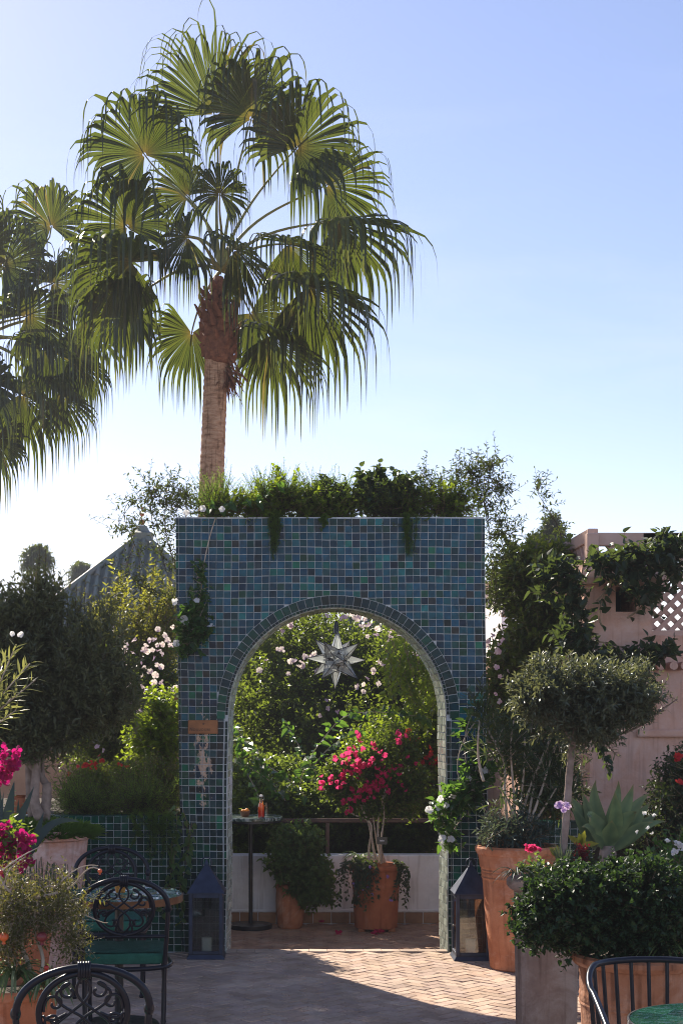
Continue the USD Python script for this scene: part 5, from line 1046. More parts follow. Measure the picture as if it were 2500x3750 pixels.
# ------------------------------------------------------------------ bar table beyond the arch with the juice
YB = 13.24; bp = P(918, 2990, YB); bt = thing('bar_table', 'tall black bar table with a round marble top beyond the left pier', 'table', (bp[0], YB, ZL)); zb = bp[2]
m_marble = M('dark_marble', {'g': ('geometry', {}), 'mp': ('mapping', {'scale': (3, 9, 3), 'rotation': (0, 0, .5)}), 'n': ('noise_texture', {'scale': 4, 'detail': 7, 'distortion': 1.4}), 'r': ('rgb_ramp', {'ramp': [(.42, (.015, .035, .028)), (.52, (.10, .14, .12)), (.60, (.35, .38, .36))]}), 'nb': ('noise_texture', {'scale': 25, 'detail': 3}), 'b': ('bump', {'strength': .25, 'distance': .004}), 'p': ('principled_bsdf', {'roughness': .15, 'specular_ior_level': .6})},
             [('g.position', 'mp.vector'), ('mp.vector', 'n.vector'), ('n.fac', 'r.fac'), ('r.color', 'p.base_color'), ('mp.vector', 'nb.vector'), ('nb.fac', 'b.height'), ('b.normal', 'p.normal')])
part(bt, 'table_top', lathe([(0, zb - .03), (.278, zb - .03), (.282, zb - .02), (.282, zb - .004), (.278, zb), (0, zb)], 64, (bp[0], YB, 0)), m_marble, 40, world=True)
part(bt, 'top_skirt', lathe([(.262, zb - .05), (.272, zb - .05), (.272, zb - .031), (.262, zb - .031)], 48, (bp[0], YB, 0)), m_black, 40, world=True)
part(bt, 'pole', tube([(bp[0], YB, ZL + .03), (bp[0], YB, zb - .031)], .0185, 18), m_black, True, world=True)
part(bt, 'base', lathe([(0, ZL), (.186, ZL), (.188, ZL + .01), (.186, ZL + .038), (0, ZL + .042)], 56, (bp[0], YB, 0)), m_black, 40, world=True)
def on_table(x, y0):      # where a thing at pixel x with its foot at pixel y stands on the bar table
    Y = F * (HC - zb) / (y0 - YH); Y = min(max(Y, YB - .24), YB + .24); return np.array([(x - XV) / F * Y, Y, zb + .0015])
m_juice = M('juice', {'g': ('geometry', {}), 'x': ('separate_xyz', {}), 'mr': ('map_range', {'from_min': zb, 'from_max': zb + .12}), 'r': ('rgb_ramp', {'ramp': [(.0, (.85, .06, .02)), (.45, (.90, .14, .03)), (.62, (.95, .33, .06)), (1, (.95, .42, .10))]}), 'p': ('principled_bsdf', {'roughness': .15}), 't': ('translucent_bsdf', {}), 'm': ('mix_closure', {'fac': .55})},
            [('g.position', 'x.vector'), ('x.z', 'mr.value'), ('mr.result', 'r.fac'), ('r.color', 'p.base_color'), ('r.color', 't.color'), ('p.BSDF', 'm.closure1'), ('t.BSDF', 'm.closure2')], 'm.closure')
m_clear = pane_mat('clear_glass', (.93, .96, .96), .02, .05, .8)
m_orange = mottled('orange_skin', (.80, .22, .02), (.88, .34, .04), 12, .4, .2, 150, .5)
m_bowl = mottled('brown_bowl', (.10, .035, .018), (.17, .065, .03), 9, .35, .1, 40, .5)
q = on_table(956, 2994); bo = thing('juice_bottle', 'swing-top glass bottle of orange juice on the bar table', 'bottle', q)
part(bo, 'glass', lathe([(0, .0), (.026, .0), (.0275, .004), (.0275, .085), (.025, .105), (.015, .135), (.0135, .165), (.016, .168), (.016, .176), (.012, .178)], 32), m_clear, 40)
part(bo, 'juice', lathe([(0, .004), (.0255, .004), (.0255, .085), (.023, .104), (.0165, .122), (0, .122)], 32), m_juice, 40)
part(bo, 'stopper', lathe([(0, .177), (.012, .177), (.015, .183), (.013, .193), (0, .196)], 20), m_white, 40)
part(bo, 'wire_clip', join([tube(spline([(s * .018, -.004, .188), (s * .026, -.006, .168), (s * .022, -.004, .146), (s * .013, 0, .14)], 10), .0016, 5) for s in (-1, 1)] + [tube([(-.018, -.004, .188), (.018, -.004, .188)], .0016, 5)]), m_steel, True)
q = on_table(974, 2986); single('drinking_glass', move(lathe([(0, .004), (.0, .0), (.018, .0), (.0205, .112), (.019, .112), (.0168, .006), (0, .006)], 28), q), m_clear, 'clear tumbler beside the juice bottle on the bar table', 'glass', smooth=40)
q = on_table(897, 2992); bw = thing('fruit_bowl', 'small brown wooden bowl on the bar table', 'bowl', q)
part(bw, 'bowl', lathe([(0, .0), (.030, .0), (.034, .006), (.0455, .04), (.0465, .05), (.044, .05), (.040, .03), (.028, .010), (0, .008)], 36), m_bowl, 40)
for k, (dx, dy, dz, lab) in enumerate(((-.016, -.006, .046, 'left orange in the small wooden bowl, its leaf still on'), (.016, .002, .054, 'right orange in the small wooden bowl'), (.0, .020, .046, 'orange at the back of the small wooden bowl'))):
    o = thing('orange', lab, 'fruit', q + [dx, dy, dz]); part(o, 'skin', ico(.019, (0, 0, 0), 3, (1, 1, .93)), m_orange, True)
    if k == 0: part(o, 'leaf', leaves(np.array([[-.004, 0, .017]]), [[-1, -.3, .3]], [[0, -.6, 1.0]], .045, .022, 'long'), m_bright)

# ------------------------------------------------------------------ pots
def pot(name, label, loc, prof, mat, n=48, wob=.01, seed=0, soil=None):
    t = thing(name, label, 'pot', loc); part(t, 'body', lathe(prof, n, (0, 0, 0), wob, seed), mat, 35)
    if soil: part(t, 'soil', disc(soil[0], soil[1], 32), m_soil)
    return t
def rimmed(h, rb, rm, rr, bands=(), rim=.05, lip=.02):
    """flared pot: base radius rb, below the rim rm, rim radius rr, raised bands at heights"""
    z = np.linspace(0, h - rim, 40); r = rb + (rm - rb) * (z / (h - rim)) ** .85
    for b in bands:
        for o in (-.018, .0, .018): r = r + .007 * np.exp(-((z - b - o) / .006) ** 2)
    pr = [(0, 0), (rb * .96, 0)] + list(zip(r, z)) + [(rr - lip * .6, h - rim), (rr - .004, h - rim + .008), (rr, h - rim * .55), (rr - .003, h - .008), (rr - .012, h), (rr - .03, h - .004), (rr - .045, h - .05), (rr - .05, h - .12)]
    return pr
# left: olive tub
YO = 10.18; o_ = P(152, 3035, YO)
pot('big_tub', 'big chalky terracotta tub with a smooth rim under the olive tree', (o_[0], YO, 0), rimmed(o_[2], .215, .315, .345, (.55,), .07, .03), m_terra_chalk, 64, .012, 1, (.31, o_[2] - .06))
rng = np.random.default_rng(80)
a = rng.uniform(0, 6.28, 5200); r = .335 * np.sqrt(rng.uniform(0, 1, 5200)); base = np.stack([o_[0] + r * np.cos(a), YO + r * np.sin(a), np.full(5200, o_[2] - .05) + .05 * (1 - r / .34)], 1)
single('ground_cover', leaves(base, np.stack([np.cos(a) * (r / .3) ** 2 * .9, np.sin(a) * (r / .3) ** 2 * .9, np.full(5200, .9)], 1) + rng.normal(0, .35, (5200, 3)), rng.normal(0, 1, (5200, 3)), rng.uniform(.07, .15, 5200), .005, 'diamond', .25), m_fern, 'fine grassy cover over the soil of the olive tub', 'grass', kind='stuff')
olive = thing('olive_tree', 'old olive tree with a forked grey trunk and dense dark crown in the big tub', 'olive tree', (o_[0], YO, o_[2] - .06))
def Pt(x, y, dy=0): return P(x, y, YO + dy)
trk = [tube(spline([Pt(165, 3015), Pt(168, 2950), Pt(172, 2900), Pt(170, 2868)], 20), np.linspace(.040, .030, 20) * (1 + .08 * np.sin(np.arange(20) * 1.7)), 12),
       tube(spline([Pt(172, 2880), Pt(150, 2845), Pt(110, 2800), Pt(70, 2760), Pt(25, 2710)], 20), np.linspace(.026, .016, 20), 10),
       tube(spline([Pt(150, 2995, -.05), Pt(132, 2960, -.06), Pt(128, 2880, -.06), Pt(134, 2800, -.04), Pt(138, 2700), Pt(150, 2560)], 26), np.linspace(.036, .018, 26) * np.r_[1.25, 1.1, np.ones(24)], 12),
       tube(spline([Pt(120, 2990, .05), Pt(112, 2920, .06), Pt(108, 2840, .08), Pt(100, 2700, .1)], 16), np.linspace(.034, .022, 16), 10),
       tube(spline([Pt(160, 2855), Pt(156, 2800), Pt(163, 2740), Pt(200, 2600)], 14), np.linspace(.013, .009, 14), 8),
       tube(spline([Pt(138, 2700), Pt(230, 2620), Pt(330, 2560), Pt(400, 2500)], 16), np.linspace(.014, .006, 16), 8), tube(spline([Pt(70, 2760), Pt(60, 2600), Pt(40, 2400)], 14), np.linspace(.014, .006, 14), 8)]
for q in trk: part(olive, 'trunk' if q is trk[0] else 'limb', q, m_bark, True, world=True)
ms = []
for (xa, ya, xb, yb, dy, n) in ((-120, 2250, 260, 2700, .34, 650), (150, 2230, 460, 2640, .34, 520), (-140, 2160, 120, 2420, .3, 260), (70, 2110, 230, 2350, .22, 220), (230, 2420, 520, 2700, .28, 330), (-60, 2560, 330, 2790, .3, 430)):
    A_, B_ = P(xa, ya, YO), P(xb, yb, YO); c, r = (A_ + B_) / 2, np.array([abs(B_[0] - A_[0]) / 2, dy, abs(B_[2] - A_[2]) / 2])
    ms.append(bush(rng, c, r, n, .27, 12, .070, .019, kind='long', up=1.1, gap=.38, gf=4, rough=.6, spread=.7, shell=.3, tw=.0012))
for x, y in ((40, 2150), (90, 2110), (135, 2030), (150, 1990), (165, 2010), (185, 2050), (20, 2170), (-10, 2160), (250, 2180), (310, 2120), (290, 2170), (370, 2150), (340, 2230), (60, 2120), (112, 2075), (200, 2110), (228, 2150), (270, 2150), (5, 2200), (410, 2260), (440, 2330), (460, 2420), (390, 2230), (150, 2060), (75, 2190), (30, 2230), (330, 2260), (290, 2240)):
    p0, p1 = Pt(x - 4, y + 190), Pt(x + rng.normal(0, 8), y); ms.append((twig_leaves(rng, p0[None], unit((p1 - p0)[None]), np.array([np.linalg.norm(p1 - p0)]), 30, .055, .012, 'long', .6, .3), sticks(p0[None], p1[None], .004, .002)))
L_, T_ = both(ms); part(olive, 'crown', L_, m_olive, world=True); part(olive, 'twigs', T_, m_twig_dark, world=True)

# left foreground group
YG = 7.3; gq = P(20, 3330, YG)
pot('planter', 'terracotta planter behind the pomegranate bush, holding the aloe and rushes', (gq[0] - .02, YG, 0), rimmed(gq[2] + .02, .17, .25, .27, (.4,)), m_terra_red, 48, .01, 2, (.235, gq[2] - .04))
ag = thing('aloe', 'blue green aloe with long toothed leaves at the left edge', 'aloe', P(30, 3260, YG))
def blade(pts, w, mat, parent, thick=.25, teeth=False, name='leaf'):
    p = spline(pts, 16); t = unit(np.gradient(p, axis=0)); s = unit(np.cross(t, [0, -1.0, .25])); n = np.cross(s, t)
    u = np.linspace(0, 1, 16); ww = w * np.clip(1 - u ** 2.2, .02, 1) * (.75 + .35 * np.sin(np.clip(u * 2.2, 0, PI)))
    V = np.stack([p - s * ww[:, None], p - n * (ww * thick)[:, None], p + s * ww[:, None], p - n * (ww * .9 * thick + .002)[:, None] * 0 + n * (ww * thick * .2)[:, None]], 1).reshape(-1, 3)
    f = []
    for i in range(15):
        for k in range(4):
            a, b = i * 4 + k, i * 4 + (k + 1) % 4; f += [[a, b, b + 4], [a, b + 4, a + 4]]
    m = [(V, np.array(f))]
    if teeth:
        i = np.arange(1, 14); q = np.vstack([p[i] + s[i] * ww[i, None], p[i] - s[i] * ww[i, None]]); d = np.vstack([s[i] + t[i] * .6, -s[i] + t[i] * .6]); m.append(leaves(q, d, np.tile([[0, -1.0, .2]], (len(q), 1)), w * .28, w * .2))
    if mat is m_blue: part(parent, name, join(m), mat, 50, world=True)
    else:
        c = np.array([.085, .135, .060]) * agave_rng.uniform(.65, 1.15); e = np.array([.17, .20, .075]); tip = np.array([.16, .13, .05])
        col = np.stack([c * .55 + e * .45, c, c * .55 + e * .45, c * .9], 0)[None] * np.ones((16, 1, 1)); u3 = np.clip((u - .86) / .14, 0, 1)[:, None, None]; col = col * (1 - u3) + tip * u3
        part(parent, name, join(m), mat, False, col.reshape(-1, 3), world=True)
G = lambda x, y, d=0: P(x, y, YG + d)
for pts, w in (([(20, 3150), (28, 3000), (45, 2900), (52, 2862)], .034), ([(30, 3150), (50, 3060), (90, 2960), (125, 2880)], .026), ([(40, 3140), (60, 3080), (66, 3000), (68, 2928)], .018), ([(50, 3150), (66, 3080), (80, 3020), (90, 2992)], .018), ([(90, 3150), (118, 3100), (140, 3040), (160, 2975)], .022), ([(95, 3140), (150, 3060), (210, 3010), (260, 3005), (292, 3012)], .024), ([(5, 3150), (2, 3000), (0, 2885)], .02), ([(0, 3100), (4, 2980), (14, 2900)], .012), ([(110, 3120), (170, 3040), (240, 2988)], .018)):
    blade([G(x, y, .03 * i - .05) for i, (x, y) in enumerate(pts)], w, m_blue, ag, .3, True)
rush = thing('horsetail_rush', 'stand of thin upright dark rushes in front of the big tub', 'rush', P(170, 3340, 7.5))
rng = np.random.default_rng(81); a, b = [], []
for k in range(150):
    x = rng.uniform(60, 290); h = rng.uniform(90, 230) * (1 - .25 * abs(x - 170) / 120); y0 = 3370; a.append(P(x, y0, 7.5 + rng.uniform(-.12, .12))); b.append(P(x + rng.normal(4, 9), y0 - h - 20, 7.5 + rng.uniform(-.14, .14)))
m_rush = mottled('rush', (.012, .035, .022), (.03, .065, .04), 9, .5, .1, 60)
part(rush, 'stems', sticks(np.array(a), np.array(b), .0034, .0018), m_rush, kind='stuff', world=True)
bg = thing('bougainvillea', 'magenta bougainvillea clusters reaching in at the left edge', 'bougainvillea', P(-40, 3330, 7.1))
rng = np.random.default_rng(82); Y = 7.0
def bracts(rng, spots, Y, size=.034, dy=.04, wide=1.0, thin=1.0):
    c = np.vstack([gauss_pts(rng, P(x, y, Y), (wide * r / F * Y, dy, wide * r / F * Y), max(2, int(n * thin))) for x, y, r, n in spots]); return blossoms(rng, c, size, 3, .8, (0, -.6, .3), .9)
for sp_ in ([(28, 2770, 40, 16), (60, 2795, 28, 10), (55, 2820, 22, 6)], [(10, 2830, 36, 16), (12, 2865, 25, 6)], [(14, 3040, 30, 12), (20, 3090, 40, 22), (60, 3085, 36, 18), (40, 3130, 44, 18)], [(98, 3085, 20, 8), (100, 3120, 15, 5)], [(75, 3165, 40, 16), (100, 3160, 24, 8), (5, 3170, 30, 8)]): part(bg, 'flower_cluster', bracts(rng, sp_, Y, .027), m_mag2, world=True, kind='stuff')
part(bg, 'stem', join([tube(spline([P(-60, 3350, Y), P(-70, 3050, Y), P(-30, 2850, Y), P(40, 2790, Y)], 14), .006, 6), tube(spline([P(-60, 3300, Y), P(-20, 3160, Y), P(60, 3110, Y)], 10), .005, 6)]), m_twig, True, world=True)
mm = bush(rng, P(10, 3110, Y + .05), (.14, .1, .14), 60, .1, 5, .05, .032, kind='heart', gap=.3); part(bg, 'foliage', mm[0], m_bougleaf, world=True)
# oleander twig reaching in from the left
rng = np.random.default_rng(83); ol = thing('oleander', 'long-leaved oleander shoots in sun at the left edge, a white flower at the tip', 'oleander', P(-60, 2900, 7.9)); ms, tw = [], []
for (x0, y0, x1, y1, n) in ((-60, 2640, 60, 2360, 26), (-60, 2620, 110, 2430, 26), (-50, 2640, 130, 2490, 22), (-60, 2660, 40, 2560, 18), (-40, 2560, 20, 2400, 22), (-60, 2690, 60, 2600, 16)):
    p0, p1 = P(x0, y0, 7.9), P(x1, y1, 7.9 + rng.uniform(-.1, .1)); d = unit((p1 - p0)[None]); ms.append(twig_leaves(rng, p0[None], d, np.array([np.linalg.norm(p1 - p0)]), n, .13, .017, 'long', .6, .2)); tw.append(tube([p0, p1], [.005, .003], 5))
tw.append(tube(spline([P(-60, 2950, 7.9), P(-75, 2800, 7.9), P(-60, 2640, 7.9)], 8), .008, 6))
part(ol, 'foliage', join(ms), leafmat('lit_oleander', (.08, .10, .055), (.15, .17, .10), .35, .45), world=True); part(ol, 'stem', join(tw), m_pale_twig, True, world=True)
part(ol, 'flower', blossoms(rng, np.array([P(46, 2322, 7.9), P(76, 2325, 7.9)]), .022, 5, .6), m_wpetal, world=True)
# pomegranate
YM = 6.55; mp_ = P(40, 3605, YM)
pot('planter', 'terracotta pot with a rolled rim at the lower left corner, striped leaves hanging over it', (mp_[0], YM, 0), rimmed(mp_[2], .17, .20, .222, (.25,), .045), m_terra_red, 56, .01, 3, (.19, mp_[2] - .04))
pg_ = thing('pomegranate', 'twisted pomegranate bush with small yellowing leaves at the lower left', 'pomegranate', (mp_[0], YM, mp_[2] - .04)); rng = np.random.default_rng(84)
for pts, r in (([(95, 3590), (100, 3520), (80, 3470), (88, 3400), (95, 3330), (130, 3290), (170, 3260)], .012), ([(150, 3560), (155, 3500), (135, 3440), (125, 3370), (135, 3320), (165, 3250), (200, 3250)], .009), ([(88, 3400), (120, 3380), (165, 3345), (190, 3300)], .006), ([(95, 3330), (60, 3290), (20, 3250), (0, 3180)], .007), ([(90, 3380), (40, 3385), (0, 3400)], .006), ([(130, 3290), (210, 3270), (280, 3230), (330, 3180), (370, 3190)], .006), ([(200, 3250), (290, 3180), (330, 3170), (360, 3172)], .004), ([(0, 3200), (60, 3150), (110, 3120), (150, 3100)], .004), ([(20, 3260), (40, 3180), (90, 3140)], .004), ([(165, 3345), (250, 3330), (330, 3360), (395, 3380)], .004), ([(150, 3300), (230, 3300), (300, 3290)], .004)):
    part(pg_, 'branch', tube(spline([P(x, y, YM + .05 * math.sin(i * 2 + x)) for i, (x, y) in enumerate(pts)], 22), np.linspace(r, r * .45, 22), 7), m_pale_twig, True, world=True)
ms = []
for (xa, ya, xb, yb, n) in ((-60, 3170, 160, 3460, 280), (70, 3230, 270, 3450, 250), (160, 3170, 280, 3330, 70), (190, 3340, 320, 3530, 80), (-60, 3350, 120, 3560, 170), (240, 3250, 370, 3420, 26)):
    A_, B_ = P(xa, ya, YM), P(xb, yb, YM); ms.append(bush(rng, (A_ + B_) / 2, np.array([abs(B_[0] - A_[0]) / 2, .15, abs(B_[2] - A_[2]) / 2]), n, .14, 9, .031, .0085, kind='long', up=.1, gap=.36, gf=5, rough=.7, shell=.2, tw=.0008))
L_, T_ = both(ms); part(pg_, 'foliage', L_, m_pom, world=True); part(pg_, 'twigs', T_, m_pale_twig, world=True)
m_pgr = mottled('pomegranate_skin', (.24, .012, .012), (.42, .04, .02), 10, .35, .1, 60, .5); m_pgd = mottled('dark_pomegranate_skin', (.07, .008, .010), (.15, .018, .018), 10, .35, .1, 60, .5); m_pgo = mottled('orange_pomegranate_skin', (.50, .07, .02), (.60, .13, .03), 10, .35, .1, 60, .5)
for x, y, r, mt, lab in ((14, 3432, .021, m_pgo, 'orange red pomegranate at the left edge'), (153, 3432, .0235, m_pgd, 'dark red pomegranate hanging low in the middle of the bush'), (300, 3552, .020, m_pgr, 'bright red pomegranate seen through the nearest chair back'), (170, 3545, .011, m_pgr, 'small red pomegranate low beside the nearest chair'), (4, 3196, .010, m_pgr, 'tiny red pomegranate bud at the left edge'), (366, 3191, .010, m_pgo, 'orange pomegranate bud at the tip of the longest twig')):
    c = P(x, y, YM - .12); fo = thing('pomegranate_fruit', lab, 'fruit', c)
    part(fo, 'skin', ico(r, (0, 0, 0), 3, (1, 1, .95)), mt, True)
    part(fo, 'crown', lathe([(.35 * r, -r * .85), (.30 * r, -r * 1.15), (.48 * r, -r * 1.5), (.40 * r, -r * 1.5), (.2 * r, -r * 1.1)], 8), mt)
def strap_plant(rng, c, n, L, w, mat, name, label, cat, up=.8, droop=1.2, out=1.0):
    t = thing(name, label, cat, c); ms = []
    for k in range(n):
        a = k * 2.4 + rng.normal(0, .2); d = np.array([math.cos(a), math.sin(a), 0]) * out; l = L * rng.uniform(.6, 1.1); u = up * rng.uniform(.5, 1.3); p = [np.array(c) + d * .01]
        for i in range(8): p.append(p[-1] + unit(d * (.5 + .1 * i) + np.array([0, 0, u - droop * (i / 7) * 1.6])) * l / 8)
        p = np.array(p); s = unit(np.cross(np.gradient(p, axis=0), [0, 0, 1.0])); ww = w * np.sin(np.linspace(.25, PI - .03, 9)) ** .7
        V = np.stack([p - s * ww[:, None], p - [0, 0, w * .4], p + s * ww[:, None]], 1).reshape(-1, 3); f = []
        for i in range(8):
            for q in (0, 1): a_, b_ = i * 3 + q, i * 3 + q + 1; f += [[a_, b_, b_ + 3], [a_, b_ + 3, a_ + 3]]
        part(t, 'leaf', (V, np.array(f)), mat, world=True)
    return t
m_stripe = M('striped_strap', {'g': ('geometry', {}), 'oi': ('object_info', {}), 'r': ('rgb_ramp', {'ramp': [(0, (.05, .10, .03)), (.5, (.10, .15, .05)), (1, (.26, .29, .15))]}), 'p': ('principled_bsdf', {'roughness': .4}), 't': ('translucent_bsdf', {'color': (.2, .3, .06)}), 'm': ('mix_closure', {'fac': .3})}, [('oi.random', 'r.fac'), ('r.color', 'p.base_color'), ('p.BSDF', 'm.closure1'), ('t.BSDF', 'm.closure2')], 'm.closure')
rng = np.random.default_rng(85)
strap_plant(rng, P(55, 3590, YM - .05), 70, .26, .0065, m_stripe, 'spider_plant', 'striped spider plant spilling out of the pot at the lower left', 'plant', .9, 1.5)
strap_plant(rng, P(170, 3600, YM - .12), 46, .20, .006, m_stripe, 'spider_plant', 'spider plant tuft hanging over the pot rim behind the nearest chair', 'plant', .6, 1.7)

# lower terrace pots
p1 = P(1376, 3394, 13.12); zr = P(0, 3160, 13.12)[2] - ZL - .012
pv = pot('planter', 'red terracotta pot on little feet labelled for the verbena, before the parapet', (p1[0], 13.12, ZL + .03), rimmed(zr - .03, .185, .208, .238, (zr * .62,), .045, .022), m_terra_red, 56, .01, 4, (.19, zr - .08))
for dx in (-.13, .13): part(pv, 'foot', bx(dx - .03, dx + .03, -.12, -.05, -.03, -.001, .004), m_terra)
part(pv, 'foot', bx(-.03, .03, .06, .12, -.03, -.001, .004), m_terra)
p3 = P(1062, 3395, 13.26); pot('planter', 'plain rounded clay pot of the scented geranium before the parapet', (p3[0], 13.26, ZL), [(0, 0), (.095, 0), (.112, .03), (.124, .12), (.128, .24), (.122, .33), (.126, .345), (.132, .36), (.132, .385), (.122, .39), (.11, .38), (.10, .30)], m_terra, 44, .012, 6, (.105, .33))
rng = np.random.default_rng(86); ms = [bush(rng, *box_px(xa, ya, xb, yb, 13.15, dy), n, .13, 7, .055, .04, kind='heart', gap=.35, gf=4, rough=.6, up=.2) for (xa, ya, xb, yb, dy, n) in ((612, 1905, 700, 2030, .16, 230), (640, 1890, 740, 2000, .16, 260), (665, 1980, 765, 2085, .14, 300), (690, 1940, 750, 2060, .14, 150))]
L_, T_ = both(ms); plant('geranium', 'bushy scented geranium with lobed leaves drooping over its clay pot', 'geranium', (p3[0], 13.26, ZL + .33), [('foliage', L_, m_gera), ('stems', T_, m_twig)])
rng = np.random.default_rng(87); bv = thing('bougainvillea', 'potted crimson bougainvillea in full flower in front of the hand rail', 'bougainvillea', (p1[0], 13.12, ZL + zr - .05))
B_ = lambda x, y, d=0: P(x, y, 13.12 + d)
for pts, r in (([(1385, 3160), (1365, 3100), (1350, 3020), (1325, 2960), (1312, 2890)], .012), ([(1375, 3170), (1355, 3080), (1352, 3010), (1310, 2990), (1300, 2900)], .011), ([(1400, 3160), (1385, 3080), (1385, 3000), (1400, 2930), (1420, 2850)], .012), ([(1410, 3160), (1395, 3090), (1405, 2990), (1395, 2900), (1370, 2820)], .010), ([(1395, 3165), (1375, 3060), (1365, 2990), (1350, 2900)], .008), ([(1400, 2930), (1450, 2860), (1500, 2800)], .007), ([(1312, 2890), (1270, 2820), (1230, 2790)], .006)):
    part(bv, 'stem', tube(spline([B_(x, y, .03 * math.sin(i * 2 + x)) for i, (x, y) in enumerate(pts)], 20), np.linspace(r, r * .55, 20), 8), m_pale_twig, True, world=True)
ms = [bush(rng, *box_px(xa, ya, xb, yb, 13.2, dy), n, .13, 6, .05, .034, kind='heart', gap=.34, gf=4, rough=.5) for (xa, ya, xb, yb, dy, n) in ((755, 1710, 880, 1870, .2, 400), (840, 1670, 970, 1860, .2, 480), (800, 1790, 930, 1880, .18, 220), (730, 1755, 800, 1840, .1, 90), (900, 1780, 990, 1880, .15, 140))]
L_, T_ = both(ms); part(bv, 'foliage', L_, m_bougleaf, world=True); part(bv, 'twigs', T_, m_twig, world=True)
for sp_ in ([(1318, 2712, 24, 9), (1300, 2735, 14, 4), (1360, 2730, 13, 4)], [(1290, 2775, 40, 18), (1260, 2810, 40, 16), (1310, 2790, 22, 8)], [(1300, 2825, 34, 16), (1320, 2820, 25, 8), (1240, 2835, 22, 6)], [(1180, 2870, 26, 9), (1205, 2865, 22, 7), (1235, 2875, 16, 5), (1255, 2850, 14, 4)], [(1390, 2790, 36, 12), (1370, 2785, 20, 5)], [(1390, 2845, 44, 18), (1430, 2850, 32, 10), (1372, 2855, 20, 5)], [(1335, 2880, 22, 9), (1310, 2905, 28, 12), (1340, 2900, 18, 5)], [(1375, 2895, 16, 6), (1360, 2915, 22, 6), (1415, 2895, 15, 4)], [(1455, 2712, 30, 12), (1470, 2700, 18, 5)], [(1265, 2960, 14, 4), (1285, 2965, 10, 3), (1290, 2935, 12, 3), (1265, 2940, 8, 2)], [(1470, 2880, 18, 5), (1460, 2820, 10, 2), (1500, 2780, 16, 4)]):
    part(bv, 'flower_cluster', bracts(rng, sp_, 12.98, .036, .09, 1.12, .62), m_mag, world=True, kind='stuff')
rng = np.random.default_rng(88); ms = []
for k in range(34):
    x = rng.uniform(1262, 1370); y0 = 3140 + abs(x - 1320) * .4; x1 = x + rng.normal(0, 16) - 14 * (x < 1290); y1 = rng.uniform(3230, 3345) if k % 3 else rng.uniform(3200, 3260); Yv = 12.885 - rng.uniform(0, .05)
    ms.append(vine(rng, spline([P(x, y0, 13.05), P((x + x1) / 2, (y0 + y1) / 2 - 20, Yv), P(x1, y1, Yv)], 10), .017, .032, .024, 'heart', .3, .0015, .7))
for k in range(14):
    x = rng.uniform(1440, 1478); y1 = rng.uniform(3220, 3325); ms.append(vine(rng, spline([P(1445, 3150, 13.05), P(x + 14, 3180, 12.92), P(x + 6 + rng.normal(0, 10), y1, 12.90)], 10), .017, .03, .022, 'heart', .3, .0015, .7))
L_, T_ = both(ms); plant('verbena', 'trailing verbena with tiny violet flowers cascading down the red pot', 'verbena', (p1[0], 13.1, ZL + zr - .05), [('trails', L_, m_vine), ('stems', T_, m_twig), ('flowers', blossoms(rng, np.vstack([gauss_pts(rng, P(x, y, 12.86), (.012, .01, .012), 3) for x, y in ((1330, 3190), (1355, 3175), (1345, 3250), (1328, 3258), (1313, 3285), (1365, 3278), (1430, 3300), (1418, 3212), (1296, 3243))]), .012, 5), m_violet)])
strap_plant(rng, P(1318, 3150, 13.2), 34, .24, .006, m_stripe, 'spider_plant', 'spider plant arching out of the left side of the red verbena pot', 'plant', .9, 1.2)
lb = thing('plant_label', 'dark slate plant label on a stake, lettered Verbena in white', 'sign', P(1398, 3080, 12.97)); lbx = 19 / F * 12.97
part(lb, 'board', bx(-lbx, lbx, -.002, .003, -.032, .032), m_black); part(lb, 'stake', bx(-.002, .002, .0035, .006, -.20, .03), m_black)
v, f = text3('Verbena', .017); part(lb, 'lettering', (v * [.42 * 2.2 * lbx / max(np.ptp(v[:, 0]), 1e-6) / .5 * .5, 1, 1] - [(.42 * 2.2 * lbx) / 2, .0032, .006], f), m_white)
rng = np.random.default_rng(89)
for x, y, lab in ((1240, 3424, 'fallen bougainvillea flower lying alone on the lower terrace'), (1368, 3428, 'fallen bougainvillea flower, left of the group before the red pot'), (1377, 3420, 'fallen bougainvillea flower in the middle of the group before the red pot'), (1395, 3422, 'fallen bougainvillea flower, right of the group before the red pot'), (1180, 3384, 'fallen dried flower by the skirting between the pots')):
    q = F * (HC - ZL) / (y - YH); single('fallen_flower', blossoms(rng, P(x, y, q)[None].repeat(3, 0) + rng.normal(0, .012, (3, 3)) * [1, 1, 0] + [0, 0, .012], .03, 3, .7, (0, 0, 1)), m_mag, lab, 'flower')

# ------------------------------------------------------------------ right: pots and plants
YR = 10.06; rq = P(1893, 3095, YR); hR = rq[2]
def flared(h, rb, r1, rm, rr, zb):
    z = np.array([0, .01, .08, .2, .35, .5, zb - .03, zb + .03, .80 * h + .02, h - .10, h - .06]); r = np.array([rb * .94, rb, rb * 1.03, rb + (r1 - rb) * .35, rb + (r1 - rb) * .62, rb + (r1 - rb) * .85, r1, r1 * 1.015, r1 + (rm - r1) * .55, rm * .97, rm])
    zz = np.linspace(0, h - .06, 80); r2 = np.interp(zz, z, r)
    for o in (-.024, 0, .024): r2 = r2 + .008 * np.exp(-((zz - zb - o) / .008) ** 2)
    return [(0, 0)] + list(zip(r2, zz)) + [(rr - .012, h - .058), (rr, h - .035), (rr, h - .015), (rr - .012, h), (rr - .035, h - .004), (rr - .05, h - .06), (rr - .06, h - .14)]
pot('tall_pot', 'tall flared terracotta pot with raised bands beside the sunlit lantern', (rq[0], YR, 0), flared(hR, .182, .232, .262, .280, hR - .19), m_terra, 64, .008, 7, (.23, hR - .09))
